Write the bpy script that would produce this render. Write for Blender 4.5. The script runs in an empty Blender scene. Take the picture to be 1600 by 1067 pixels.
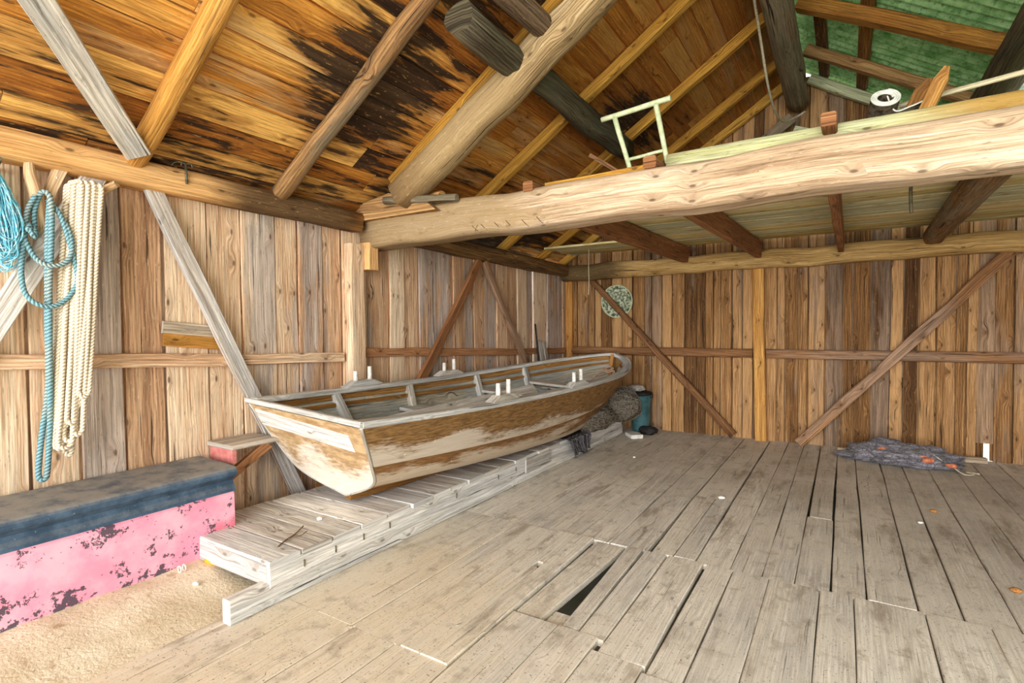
import bpy, math, random
import numpy as np
from mathutils import Vector as V, Matrix, noise as mnoise
from mathutils.bvhtree import BVHTree

random.seed(11)
R = random.uniform
sc = bpy.context.scene
COL = sc.collection

# ------------------------------------------------------------------ helpers
def lin(h):
    h = h.lstrip('#')
    out = []
    for i in (0, 2, 4):
        c = int(h[i:i+2], 16) / 255
        out.append(c / 12.92 if c <= .04045 else ((c + .055) / 1.055) ** 2.4)
    return (*out, 1.0)

class T:
    """small node-tree builder"""
    def __init__(s, name):
        s.m = bpy.data.materials.new(name); s.m.use_nodes = True
        s.t = s.m.node_tree
        s.b = s.t.nodes['Principled BSDF']
    def put(s, sock, v):
        if hasattr(v, 'is_linked') or isinstance(v, bpy.types.NodeSocket): s.t.links.new(v, sock)
        else: sock.default_value = v
    def n(s, typ, **pr):
        nd = s.t.nodes.new(typ)
        for k, v in pr.items(): setattr(nd, k, v)
        return nd
    def M(s, op, a, b=0.0, c=0.0, clamp=False):
        nd = s.n('ShaderNodeMath', operation=op, use_clamp=clamp)
        for i, v in enumerate((a, b, c)): s.put(nd.inputs[i], v)
        return nd.outputs[0]
    def ss(s, v, a, b, lo=0.0, hi=1.0):
        nd = s.n('ShaderNodeMapRange', interpolation_type='SMOOTHSTEP')
        for i, x in enumerate((v, a, b, lo, hi)): s.put(nd.inputs[i], x)
        return nd.outputs[0]
    def mix(s, f, a, b, blend='MIX'):
        nd = s.n('ShaderNodeMix', data_type='RGBA', blend_type=blend)
        s.put(nd.inputs[0], f); s.put(nd.inputs[6], a); s.put(nd.inputs[7], b)
        return nd.outputs[2]
    def ramp(s, f, stops):
        nd = s.n('ShaderNodeValToRGB')
        e = nd.color_ramp.elements
        while len(e) < len(stops): e.new(.5)
        for i, (p, c) in enumerate(stops): e[i].position = p; e[i].color = c
        s.put(nd.inputs[0], f)
        return nd.outputs[0]
    def vec(s, x, y, z=0.0):
        nd = s.n('ShaderNodeCombineXYZ')
        for i, v in enumerate((x, y, z)): s.put(nd.inputs[i], v)
        return nd.outputs[0]
    def sep(s, v):
        nd = s.n('ShaderNodeSeparateXYZ'); s.put(nd.inputs[0], v)
        return nd.outputs
    def noise(s, vec, detail=3.0, rough=.55, scale=1.0, dist=0.0):
        nd = s.n('ShaderNodeTexNoise')
        s.put(nd.inputs['Vector'], vec)
        nd.inputs['Scale'].default_value = scale; nd.inputs['Detail'].default_value = detail
        nd.inputs['Roughness'].default_value = rough; nd.inputs['Distortion'].default_value = dist
        return nd.outputs[0]
    def pos(s):
        return s.n('ShaderNodeNewGeometry').outputs['Position']
    def uv(s):
        nd = s.n('ShaderNodeUVMap', uv_map='UVMap')
        o = s.sep(nd.outputs[0])
        return o[0], o[1]
    def rnd(s):
        nd = s.n('ShaderNodeAttribute', attribute_name='rnd')
        q = s.n('ShaderNodeSeparateColor'); s.t.links.new(nd.outputs['Color'], q.inputs[0])
        return q.outputs[0], q.outputs[1], q.outputs[2]
    def fin(s, color, rough=.8, bump=None, dist=.004, strength=.6, spec=.25):
        s.put(s.b.inputs['Base Color'], color); s.put(s.b.inputs['Roughness'], rough)
        s.b.inputs['Specular IOR Level'].default_value = spec
        if bump is not None:
            nd = s.n('ShaderNodeBump'); nd.inputs['Strength'].default_value = strength
            nd.inputs['Distance'].default_value = dist
            s.put(nd.inputs['Height'], bump)
            s.t.links.new(nd.outputs[0], s.b.inputs['Normal'])
        return s.m

def wood(name, light, mid, dark, grey=None, gcut=(.52, .72), gmax=.8, var=.5, knots=True, crack=.8,
         wave=.08, cks=(1.3, 42.0), stain=None, dirt=None, tint=None, rough=.82, knotcol='#3a2413'):
    t = T(name)
    u, v = t.uv(); r, g, b = t.rnd()
    z = t.M('MULTIPLY', b, 9.0)
    U = t.M('ADD', u, t.M('MULTIPLY', r, 31.0)); W = t.M('ADD', v, t.M('MULTIPLY', g, 17.0))
    # knots
    kv = t.n('ShaderNodeTexVoronoi', voronoi_dimensions='2D'); kv.inputs['Scale'].default_value = 1
    t.put(kv.inputs['Vector'], t.vec(t.M('MULTIPLY', U, 3.6), t.M('MULTIPLY', W, 8.5), 0.0))
    kd = kv.outputs['Distance']
    kc = t.sep(kv.outputs['Color'])[0]
    kon = t.ss(kc, .68, .72)
    halo = t.M('MULTIPLY', t.ss(kd, .42, .05), kon)
    Wd = t.M('ADD', W, t.M('MULTIPLY', halo, .03))
    g1 = t.noise(t.vec(t.M('MULTIPLY', U, .75), t.M('MULTIPLY', Wd, 20.0), z), 5, .66)
    wv = t.n('ShaderNodeTexWave', wave_type='BANDS', bands_direction='Y')
    wv.inputs['Scale'].default_value = 14; wv.inputs['Distortion'].default_value = 7
    wv.inputs['Detail'].default_value = 2; wv.inputs['Detail Scale'].default_value = .7
    t.put(wv.inputs['Vector'], t.vec(t.M('MULTIPLY', U, .42), Wd, z))
    lo = t.noise(t.vec(t.M('MULTIPLY', U, .8), t.M('MULTIPLY', W, 3.2), z), 2, .5)
    f = t.noise(t.vec(t.M('MULTIPLY', U, 3.2), t.M('MULTIPLY', Wd, 105.0), z), 3, .65)
    g2 = t.noise(t.vec(t.M('MULTIPLY', U, 2.2), t.M('MULTIPLY', Wd, 62.0), t.M('ADD', z, 2.0)), 3, .6)
    k = t.M('ADD', t.M('MULTIPLY', g1, .5), t.M('MULTIPLY', wv.outputs['Fac'], wave))
    k = t.M('ADD', k, t.M('MULTIPLY', g2, .32))
    k = t.M('ADD', k, t.M('MULTIPLY', lo, .36-wave))
    k = t.M('ADD', k, t.M('MULTIPLY', t.M('SUBTRACT', r, .5), var))
    c = t.ramp(k, [(.36, lin(dark)), (.56, lin(mid)), (.74, lin(light))])
    if grey:
        gn = t.noise(t.vec(t.M('MULTIPLY', U, .9), t.M('MULTIPLY', W, 6.0), t.M('ADD', z, 4.0)), 3, .6)
        gn = t.M('ADD', gn, t.M('MULTIPLY', t.M('SUBTRACT', b, .5), .5))
        gf = t.ss(gn, gcut[0], gcut[1], 0, gmax)
        gcol = t.mix(g1, lin(grey), (1, 1, 1, 1), 'MULTIPLY') if False else t.mix(t.ss(g1, .35, .65), t.mix(.45, lin(grey), (0, 0, 0, 1)), lin(grey))
        c = t.mix(gf, c, gcol)
    fm = t.ss(f, .28, .68, .6, 1.16)
    c = t.mix(1.0, c, t.vec(fm, fm, fm), 'MULTIPLY')
    if knots:
        c = t.mix(t.M('MULTIPLY', halo, .3), c, t.mix(.5, lin(mid), lin(knotcol)))
        core = t.M('MULTIPLY', t.ss(kd, .11, .04), kon)
        c = t.mix(t.M('MULTIPLY', core, .7), c, lin(knotcol))
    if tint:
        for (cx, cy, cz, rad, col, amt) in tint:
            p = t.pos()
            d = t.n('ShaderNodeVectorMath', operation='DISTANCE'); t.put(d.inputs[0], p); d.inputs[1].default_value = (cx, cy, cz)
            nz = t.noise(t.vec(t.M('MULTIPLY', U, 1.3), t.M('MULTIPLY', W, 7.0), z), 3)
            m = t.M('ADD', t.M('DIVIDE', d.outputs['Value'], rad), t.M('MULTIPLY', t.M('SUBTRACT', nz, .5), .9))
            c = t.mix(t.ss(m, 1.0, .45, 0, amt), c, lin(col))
    if stain:
        p = t.sep(t.pos())
        nz = t.noise(t.vec(t.M('MULTIPLY', U, 2.0), t.M('MULTIPLY', W, 15.0), z), 4, .65)
        nb = t.noise(t.vec(t.M('MULTIPLY', U, .7), t.M('MULTIPLY', W, 1.6), z), 2)
        tot = None
        for (cx, cy, sx, sy, wgt) in stain:
            dx = t.M('DIVIDE', t.M('SUBTRACT', p[0], cx), sx); dy = t.M('DIVIDE', t.M('SUBTRACT', p[1], cy), sy)
            d = t.M('SQRT', t.M('ADD', t.M('MULTIPLY', dx, dx), t.M('MULTIPLY', dy, dy)))
            m = t.M('MULTIPLY', t.M('SUBTRACT', 1.0, d), wgt)
            tot = m if tot is None else t.M('MAXIMUM', tot, m)
        tot = t.M('ADD', tot, t.M('MULTIPLY', t.M('SUBTRACT', nz, .5), 2.3))
        tot = t.M('ADD', tot, t.M('MULTIPLY', t.M('SUBTRACT', nb, .5), 1.6))
        sf = t.ss(tot, .12, .4)
        edge = t.M('MULTIPLY', t.ss(tot, -.2, .12), .5)
        c = t.mix(edge, c, lin('#7a4212'))
        c = t.mix(t.M('MULTIPLY', sf, .94), c, t.mix(t.ss(g1, .45, .62), lin('#17100b'), lin('#3b2b1e')))
        wm = t.noise(t.vec(t.M('MULTIPLY', U, 7.0), t.M('MULTIPLY', W, 40.0), z), 3)
        c = t.mix(t.M('MULTIPLY', t.ss(wm, .70, .76), t.M('MULTIPLY', sf, .7)), c, lin('#b9ab92'))
    ck = t.noise(t.vec(t.M('MULTIPLY', U, cks[0]), t.M('MULTIPLY', Wd, cks[1]), t.M('ADD', z, 20.0)), 2, .5)
    cm = t.ss(ck, .68, .73)
    c = t.mix(t.M('MULTIPLY', cm, crack), c, lin('#1d120a'))
    pk = t.noise(t.vec(t.M('MULTIPLY', U, 16.0), t.M('MULTIPLY', W, 75.0), t.M('ADD', z, 11.0)), 3, .7)
    c = t.mix(t.ss(pk, .60, .70, 0, .5), c, t.mix(.75, c, lin('#20140a')))
    c = t.mix(t.ss(pk, .38, .30, 0, .4), c, lin(light))
    if dirt:
        p = t.pos()
        dn = t.noise(p, 4, .6, 1.6)
        dn2 = t.noise(p, 3, .6, 9.0)
        sp = t.noise(p, 2, .6, 90.0)
        c = t.mix(t.ss(dn, .36, .66, .3, dirt[1]), c, lin(dirt[0]))
        c = t.mix(t.ss(dn2, .54, .72, 0, .55), c, lin(dirt[2]))
        dn3 = t.noise(t.vec(t.M('MULTIPLY', U, 1.6), t.M('MULTIPLY', W, 5.0), 2.0), 4, .65)
        c = t.mix(t.ss(dn3, .52, .70, 0, .65), c, lin(dirt[3]))
        c = t.mix(t.ss(sp, .63, .70, 0, .7), c, lin('#3a2e22'))
        c = t.mix(t.ss(sp, .31, .27, 0, .6), c, lin('#f4ead8'))
    h = t.M('ADD', t.M('MULTIPLY', g1, .9), t.M('MULTIPLY', f, .5))
    h = t.M('SUBTRACT', h, t.M('MULTIPLY', cm, .9))
    return t.fin(c, rough, h, .008, .8)

def flat(name, col, col2=None, scale=20, rough=.6, spec=.3, bump=0.0, metal=0.0, cut=(.4, .65)):
    t = T(name)
    nz = t.noise(t.pos(), 4, .6, scale)
    c = t.mix(t.ss(nz, cut[0], cut[1]), lin(col), lin(col2 or col))
    t.b.inputs['Metallic'].default_value = metal
    return t.fin(c, rough, nz if bump else None, bump or .002, .6, spec)

def ropemat(name, a, b, c2=None):
    t = T(name)
    u, v = t.uv(); r, g, bb = t.rnd()
    ph = t.M('ADD', t.M('MULTIPLY', u, 330.0), t.M('MULTIPLY', v, 150.0))
    w = t.M('MULTIPLY_ADD', t.M('SINE', ph), .5, .5)
    col = t.mix(t.ss(w, .05, .6), lin(b), lin(a))
    if c2:
        n = t.noise(t.vec(t.M('MULTIPLY', u, 2.3), 0.0, t.M('MULTIPLY', r, 9.0)), 2)
        col = t.mix(t.ss(n, .48, .58, 0, .85), col, t.mix(t.ss(w, .05, .6), lin(b), lin(c2)))
    col = t.mix(t.M('MULTIPLY', r, .25), col, t.mix(.5, lin(a), lin(b)))
    return t.fin(col, .9, w, .004, .9, .1)

class MB:
    """collects swept solids into ONE mesh with metric UVs and a per-piece random colour"""
    def __init__(s):
        s.v = []; s.f = []; s.uv = []; s.rn = []; s.sm = []
    def face(s, idx, uvs, rn, smooth=False):
        s.f.append(idx); s.uv.append(uvs); s.rn.append(rn); s.sm.append(smooth)
    def sweep(s, prof, pts, up=(0, 0, 1), scale=None, caps=True, rn=None, smooth=False, jit=None, transport=False, twist=None):
        pts = [V(p) for p in pts]; n = len(pts); k = len(prof)
        rn = rn or (random.random(), random.random(), random.random())
        up = V(up)
        base = len(s.v)
        L = 0.0; us = []
        per = [0.0]
        for j in range(k):
            a = prof[j]; b = prof[(j+1) % k]
            per.append(per[-1] + math.hypot(b[0]-a[0], b[1]-a[1]))
        side = None
        for i in range(n):
            if i: L += (pts[i]-pts[i-1]).length
            us.append(L)
            a = pts[max(i-1, 0)]; b = pts[min(i+1, n-1)]
            t = (b-a).normalized()
            if transport and side is not None:
                side = side - t*side.dot(t)
                if side.length < 1e-6: side = t.orthogonal()
                side.normalize()
            else:
                side = t.cross(up)
                if side.length < 1e-4: side = t.orthogonal()
                side.normalize()
            nn = side.cross(t)
            sa, sb = (1, 1)
            if scale is not None:
                q = scale[i] if isinstance(scale, (list, tuple)) else scale(i/(n-1))
                sa, sb = q if isinstance(q, (tuple, list)) else (q, q)
            tw = twist(i/(n-1)) if twist else 0
            ca, sn = math.cos(tw), math.sin(tw)
            for j, (pa, pb) in enumerate(prof):
                m = jit(i, j, pts[i]) if jit else 1.0
                x, y = pa*sa*m, pb*sb*m
                x, y = x*ca - y*sn, x*sn + y*ca
                s.v.append(pts[i] + side*x + nn*y)
        for i in range(n-1):
            for j in range(k):
                j2 = (j+1) % k
                s.face((base+i*k+j, base+(i+1)*k+j, base+(i+1)*k+j2, base+i*k+j2),
                       ((us[i], per[j]), (us[i+1], per[j]), (us[i+1], per[j+1]), (us[i], per[j+1])), rn, smooth)
        if caps:
            s.face(tuple(base+j for j in range(k)), tuple((prof[j][0]*.3, prof[j][1]) for j in range(k)), rn)
            e = base+(n-1)*k
            s.face(tuple(e+j for j in reversed(range(k))), tuple((prof[j][0]*.3+.5, prof[j][1]) for j in reversed(range(k))), rn)
    def board(s, p0, p1, w, t, up=(0, 0, 1), seg=None, jit=.004, c=None, rn=None, bend=0.0):
        """w across, t along the 'up' normal; p0-p1 is the centre line"""
        p0 = V(p0); p1 = V(p1); L = (p1-p0).length
        n = seg or max(2, int(L/.4)+1)
        c = min(w, t)*.12 if c is None else c
        a, b = w/2, t/2
        prof = [(-a+c, -b), (a-c, -b), (a, -b+c), (a, b-c), (a-c, b), (-a+c, b), (-a, b-c), (-a, -b+c)]
        t_ = (p1-p0).normalized(); sd = t_.cross(V(up))
        if sd.length < 1e-4: sd = t_.orthogonal()
        sd.normalize(); nn = sd.cross(t_)
        pts = []
        bx = R(-1, 1)*bend
        for i in range(n+1):
            f = i/n
            pts.append(p0.lerp(p1, f) + sd*(R(-jit, jit) + bx*math.sin(math.pi*f)) + nn*R(-jit, jit)*.3)
        sc_ = [(1+R(-1, 1)*jit*1.2/w, 1.0) for _ in range(n+1)]
        s.sweep(prof, pts, up, sc_, rn=rn)
    def log(s, p0, p1, r0, r1, up=(0, 0, 1), k=14, rough=.07, seg=None, rn=None, flatn=1.0, squareness=0.0, bend=.0, caps=True):
        p0 = V(p0); p1 = V(p1); L = (p1-p0).length
        n = seg or max(4, int(L/.22))
        prof = []
        for j in range(k):
            a = 2*math.pi*j/k
            q = 1.0
            if squareness:
                e = 2 + squareness*8
                q = (abs(math.cos(a))**e + abs(math.sin(a))**e) ** (-1/e)
            prof.append((math.cos(a)*q, math.sin(a)*q*flatn))
        sd = R(0, 100)
        t_ = (p1-p0).normalized(); s1 = t_.orthogonal().normalized(); s2 = t_.cross(s1)
        pts = [p0.lerp(p1, i/n) + (s1*mnoise.noise(V((i*.5, sd, 0))) + s2*mnoise.noise(V((i*.5, sd, 7))))*bend for i in range(n+1)]
        def jit(i, j, p):
            a = 2*math.pi*j/k
            return 1 + rough*mnoise.noise(V((i*.45*L/n/.22+sd, math.cos(a)*1.6, math.sin(a)*1.6))) + rough*.5*mnoise.noise(V((i*.12+sd, math.cos(a)*5, math.sin(a)*5)))
        prof_m = [(a*(r0+r1)/2, b*(r0+r1)/2) for a, b in prof]
        rm = (r0+r1)/2
        s.sweep(prof_m, pts, up, lambda f: (r0+(r1-r0)*f)/rm, rn=rn, smooth=True, jit=jit, caps=caps)
    def tube(s, pts, r, k=8, rn=None, caps=True, rad=None, closed=False):
        prof = [(math.cos(2*math.pi*j/k)*r, math.sin(2*math.pi*j/k)*r) for j in range(k)]
        s.sweep(prof, pts, (0.13, .31, .94), rad, rn=rn, smooth=True, transport=True, caps=caps)
    def box(s, c, size, rn=None):
        x, y, z = size
        s.board(V(c)-V((0, y/2, 0)), V(c)+V((0, y/2, 0)), x, z, jit=0, seg=1, rn=rn)
    def grid(s, P, uvs=None, rn=None, smooth=True, flip=False):
        """P[i][j] points"""
        rn = rn or (random.random(), random.random(), random.random())
        base = len(s.v); n = len(P); m = len(P[0])
        for row in P:
            for p in row: s.v.append(V(p))
        for i in range(n-1):
            for j in range(m-1):
                q = [(i, j), (i, j+1), (i+1, j+1), (i+1, j)]
                if flip: q.reverse()
                s.face(tuple(base+a*m+b for a, b in q), tuple(uvs[a][b] if uvs else (a*.1, b*.1) for a, b in q), rn, smooth)
        return base
    def ball(s, c, rad, n=14, m=20, dev=None, rn=None):
        rn = rn or (random.random(), random.random(), random.random())
        c = V(c); P = []; uv = []
        for i in range(n+1):
            th = math.pi*i/n; row = []; ru = []
            for j in range(m+1):
                ph = 2*math.pi*(j % m)/m
                d = V((math.sin(th)*math.cos(ph), math.sin(th)*math.sin(ph), math.cos(th)))
                k = dev(d) if dev else 1.0
                row.append(c + V((d.x*rad[0], d.y*rad[1], d.z*rad[2]))*k)
                ru.append((th*rad[0], ph*rad[0]))
            P.append(row); uv.append(ru)
        s.grid(P, uv, rn, True, True)
    def build(s, name, mat, parent=None, origin=None):
        me = bpy.data.meshes.new(name)
        if parent is not None: o0 = V(parent.get('_w', (0, 0, 0)))
        elif origin is not None: o0 = V(origin)
        else:
            xs = [p.x for p in s.v]; ys = [p.y for p in s.v]; zs = [p.z for p in s.v]
            o0 = V(((min(xs)+max(xs))/2, (min(ys)+max(ys))/2, min(zs)))
        me.from_pydata([tuple(p-o0) for p in s.v], [], s.f)
        uvl = me.uv_layers.new(name='UVMap')
        flatuv = [c for f in s.uv for q in f for c in q]
        uvl.data.foreach_set('uv', flatuv)
        at = me.color_attributes.new('rnd', 'FLOAT_COLOR', 'CORNER')
        cols = []
        for f, rn in zip(s.f, s.rn): cols += [rn[0], rn[1], rn[2], 1.0]*len(f)
        at.data.foreach_set('color', cols)
        me.polygons.foreach_set('use_smooth', s.sm)
        me.materials.append(mat); me.validate(); me.update()
        o = bpy.data.objects.new(name, me); COL.objects.link(o)
        if parent is not None: o.parent = parent
        else: o.location = o0
        o['_w'] = tuple(o0)
        return o

def tag(o, label, cat, group=None):
    o['label'] = label; o['category'] = cat
    if group: o['group'] = group
    return o
def thing(name, label, cat, loc, group=None):
    o = bpy.data.objects.new(name, None); COL.objects.link(o)
    o.location = loc; o['_w'] = tuple(loc); o.empty_display_size = .1
    return tag(o, label, cat, group)
def struct(o):
    o['kind'] = 'structure'; return o
def cat(P, n=8):
    """Catmull-Rom through points"""
    P = [V(p) for p in P]; out = []
    Q = [P[0]*2-P[1]] + P + [P[-1]*2-P[-2]]
    for i in range(1, len(Q)-2):
        a, b, c, d = Q[i-1:i+3]
        for j in range(n):
            f = j/n
            out.append(.5*((2*b)+(c-a)*f+(2*a-5*b+4*c-d)*f*f+(3*b-a-3*c+d)*f**3))
    out.append(P[-1]); return out

# ------------------------------------------------------------------ materials
M_wall = wood('wood_wall_left', '#efd6b6', '#d2a983', '#94694a', grey='#cbbeb4', gcut=(.52, .66), gmax=.75, var=.24)
M_back = wood('wood_wall_back', '#bd9262', '#8d643a', '#4f3319', grey='#a8907a', gcut=(.56, .74), gmax=.6, var=.4)
M_roof = wood('wood_roof_boards', '#eab764', '#d08c38', '#8f571f', grey='#dcb680', gcut=(.6, .72), gmax=.6, var=.35, crack=.5,
              stain=[(-2.78, 2.72, .74, .62, .95), (-3.62, 1.9, .36, 1.8, .35), (-2.2, 3.0, .45, .9, .6), (-3.5, 5.5, .5, 2.0, .7), (-1.95, 5.6, .35, 1.0, .7)],
              tint=[(-1.2, 5.8, 3.9, 3.0, '#84501f', .6)])
M_orange = wood('wood_golden', '#d6a45c', '#bd863c', '#8a5824', var=.3, gmax=.2, crack=.5)
M_yellow = wood('wood_yellow', '#dfae52', '#bf8a35', '#7d561d', var=.3, crack=.5)
M_dkrafter = wood('wood_weathered_rafter', '#c9a06a', '#977045', '#59402a', grey='#8d8068', var=.4, crack=.9)
M_greyw = wood('wood_grey_brace', '#f1ece4', '#d2c8bd', '#998b7d', grey='#e9e5e0', gcut=(.4, .6), gmax=.7, var=.25)
M_pale = wood('wood_pale_log', '#dccaa6', '#b4986d', '#6b5334', grey='#b9c0a8', gcut=(.44, .58), gmax=.7, var=.2, crack=.9, tint=[(-2.6, 3.4, 2.35, 1.5, '#9b8159', .75), (-3.2, 3.3, 2.6, .6, '#6b4d2b', .5)])
M_beamw = wood('wood_tie_beam', '#dfcdb5', '#c0a484', '#775638', grey='#ddd6ca', gcut=(.46, .62), gmax=.7, var=.1, crack=.95, cks=(.4, 15.0), wave=.04, tint=[(-2.9, 3.4, 2.35, 1.3, '#8f7751', .8)])
M_darklog = wood('wood_dark_log', '#6d634a', '#3b3224', '#17110c', grey='#625e48', gcut=(.56, .66), var=.3, crack=.9)
M_ridge = wood('wood_ridge_log', '#b09a80', '#8a735a', '#4d3d2d', grey='#94896f', var=.3, crack=.9)
M_brown = wood('wood_brown', '#b9855a', '#93623c', '#5f3d24', var=.3)
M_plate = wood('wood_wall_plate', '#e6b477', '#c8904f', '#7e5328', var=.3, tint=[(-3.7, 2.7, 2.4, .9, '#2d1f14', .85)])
M_plated = wood('wood_far_plate', '#a8834f', '#6b4d2c', '#2c1e12', var=.3)
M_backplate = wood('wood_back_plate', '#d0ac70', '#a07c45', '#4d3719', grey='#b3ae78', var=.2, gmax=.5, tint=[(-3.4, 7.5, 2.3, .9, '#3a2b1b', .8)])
M_loft = wood('wood_loft_boards', '#efe4b2', '#cdb670', '#71592a', grey='#d3dcb8', gcut=(.5, .66), gmax=.75, var=.3, crack=.9, tint=[(1.0, 3.6, 2.6, .9, '#b88a35', .8)])
M_edge = wood('wood_loft_edge', '#cfcfa4', '#aeac76', '#6f6d40', var=.1, wave=.04, tint=[(1.0, 3.6, 2.6, 1.0, '#a87d33', .85)])
M_gold2 = wood('wood_golden_post', '#d9a55c', '#b9803f', '#7c5022', var=.2, crack=.5)
M_brb = wood('wood_back_brace', '#b98a60', '#8c623e', '#543721', grey='#b9a08a', var=.3, gmax=.5)
M_floor = wood('wood_floor', '#eee7da', '#d8cfc0', '#b3a999', grey='#dbd7d0', gcut=(.48, .66), gmax=.7, var=.22, crack=.6, knots=True,
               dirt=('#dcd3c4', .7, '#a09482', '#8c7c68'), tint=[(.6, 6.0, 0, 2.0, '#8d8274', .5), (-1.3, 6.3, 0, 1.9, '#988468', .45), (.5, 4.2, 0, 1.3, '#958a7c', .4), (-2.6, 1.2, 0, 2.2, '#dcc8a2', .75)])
M_slip = wood('wood_slipway', '#f0ece4', '#d3cdc3', '#9d958a', grey='#dcdcd9', gcut=(.4, .6), gmax=.7, var=.25, crack=.8, knotcol='#6f6255')
M_plank = wood('wood_grey_plank', '#d8d0c4', '#b4a999', '#7a7064', grey='#c7c5c0', gcut=(.4, .6), gmax=.7, var=.2)
M_shelf = wood('wood_shelf', '#dccdb8', '#b8a58c', '#85725c', grey='#c4bcb0', var=.2)
M_horn = wood('wood_hook', '#e4c49b', '#b08257', '#6d4529', grey='#cdbba6', var=.2, knots=False)
M_peg = wood('wood_peg', '#eed3ab', '#d0a878', '#9a7450', var=.2, knots=False)
M_stake = wood('wood_stake', '#c9954f', '#9b6a33', '#5d3d1c', var=.3)
M_pole = wood('wood_pole', '#e8dcb8', '#cdbb92', '#9b8862', var=.1, knots=False)
M_boatgrey = wood('wood_boat_weathered', '#e6e1d6', '#c4bcad', '#8b8274', grey='#d6d6d2', gcut=(.42, .62), gmax=.7, var=.2, knots=False)
M_inside = wood('wood_boat_inside', '#c9bea6', '#a19580', '#6b5f4d', grey='#b5b8b0', gcut=(.45, .62), gmax=.8, var=.2, knots=False)
M_white = flat('white_weathered', '#e6e3dc', '#cbc5b8', 30, .7)
M_netgrey = flat('net_grey_purple', '#98949a', '#6b676d', 60, .9, .1, .01)
M_netdark = flat('net_charcoal', '#4c4742', '#25211e', 50, .95, .05, .01)
M_netbrown = flat('net_brown', '#716759', '#3d362d', 45, .95, .05, .01)
M_cordg = flat('cord_grey', '#8f8b80', '#716c62', 60, .9)
M_cordl = flat('cord_light', '#c9c0a6', '#a79c80', 60, .9)
M_cordd = flat('cord_dark', '#77737a', '#504c53', 60, .9)
M_float = flat('float_orange', '#d98a63', '#b9603f', 40, .6)
M_teal = flat('bucket_teal', '#466c70', '#31565b', 9, .5)
M_black = flat('black_rubber', '#1b1a19', '#2a2826', 20, .7)
M_scratch = flat('carved_scratch', '#5b4128', '#3c2a19', 40, .95)
M_iron = flat('iron', '#5d5748', '#7f775d', 50, .6, .4, 0, .4)
M_metal = flat('hook_metal', '#77745f', '#4d4a3c', 60, .5, .5, 0, .6)
M_green = flat('pale_green_paint', '#c9cfa8', '#aeb88e', 25, .6)
M_felt = flat('roofing_felt', '#4a4032', '#1d1813', 35, .95, .1, .004)
M_feltedge = flat('felt_edge', '#e6e6da', '#cfd0c0', 20, .9)
M_plate_disc = T('speckled_disc')
if 1:
    t = M_plate_disc
    a = t.noise(t.pos(), 3, .6, 28)
    M_plate_disc = t.fin(t.ramp(a, [(.38, lin('#3f4a36')), (.5, lin('#8f977b')), (.62, lin('#c9cfb4'))]), .7, a, .003)
M_gravel = flat('outside_ground', '#c9c6bd', '#aeb39b', 3, .95)
M_soil = flat('dark_soil', '#3a3027', '#241d17', 4, 1.0)
M_scrap = flat('white_scrap', '#f4f2ec', '#e6e2d8', 30, .8)
M_yel = flat('yellow_plastic', '#efb02c', '#d9952a', 20, .5)
M_leaf = flat('dry_leaf', '#c48a4a', '#8f5f30', 60, .8)
M_twig = flat('twig', '#7a6247', '#5a4530', 60, .9)
M_redw = flat('red_paint', '#cf837c', '#bb6a63', 20, .7)
M_sand = T('sandy_dirt')
if 1:
    t = M_sand
    p = t.pos(); a = t.noise(p, 4, .65, 3.0); b = t.noise(p, 3, .6, 60.0); cc = t.noise(p, 3, .6, 11.0)
    c = t.mix(t.ss(a, .35, .65), lin('#ddd0b6'), lin('#c9b99b'))
    c = t.mix(t.ss(cc, .58, .74, 0, .6), c, lin('#9b7d56'))
    c = t.mix(t.ss(b, .62, .72, 0, .6), c, lin('#6b543b'))
    c = t.mix(t.ss(b, .36, .28, 0, .6), c, lin('#f6e8cc'))
    M_sand = t.fin(c, .95, t.M('ADD', a, t.M('MULTIPLY', b, .5)), .012, .9, .1)

t = T('corrugated_green')
if 1:
    p = t.pos(); u, v = t.uv()
    a = t.noise(p, 4, .65, 5.0); b = t.noise(p, 3, .65, 30.0)
    c = t.mix(t.ss(a, .3, .7), lin('#5c8a4a'), lin('#a0c289'))
    c = t.mix(t.ss(b, .5, .68, 0, .6), c, lin('#2c5228'))
    c = t.mix(t.ss(b, .36, .26, 0, .7), c, lin('#a9cfa4'))
    t.fin(c, .6)
    tr = t.n('ShaderNodeBsdfTranslucent'); t.t.links.new(c, tr.inputs[0])
    mx = t.n('ShaderNodeMixShader'); mx.inputs[0].default_value = .05
    t.t.links.new(t.b.outputs[0], mx.inputs[1]); t.t.links.new(tr.outputs[0], mx.inputs[2])
    t.t.links.new(mx.outputs[0], t.t.nodes['Material Output'].inputs[0])
M_corr = t.m
t = T('corrugated_clear')
if 1:
    a = t.noise(t.pos(), 4, .65, 9.0)
    c = t.mix(t.ss(a, .35, .65), lin('#a9bdb0'), lin('#dbe6df'))
    t.fin(c, .5)
    tr = t.n('ShaderNodeBsdfTranslucent'); t.t.links.new(c, tr.inputs[0])
    mx = t.n('ShaderNodeMixShader'); mx.inputs[0].default_value = .35
    t.t.links.new(t.b.outputs[0], mx.inputs[1]); t.t.links.new(tr.outputs[0], mx.inputs[2])
    t.t.links.new(mx.outputs[0], t.t.nodes['Material Output'].inputs[0])
M_clear = t.m

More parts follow.
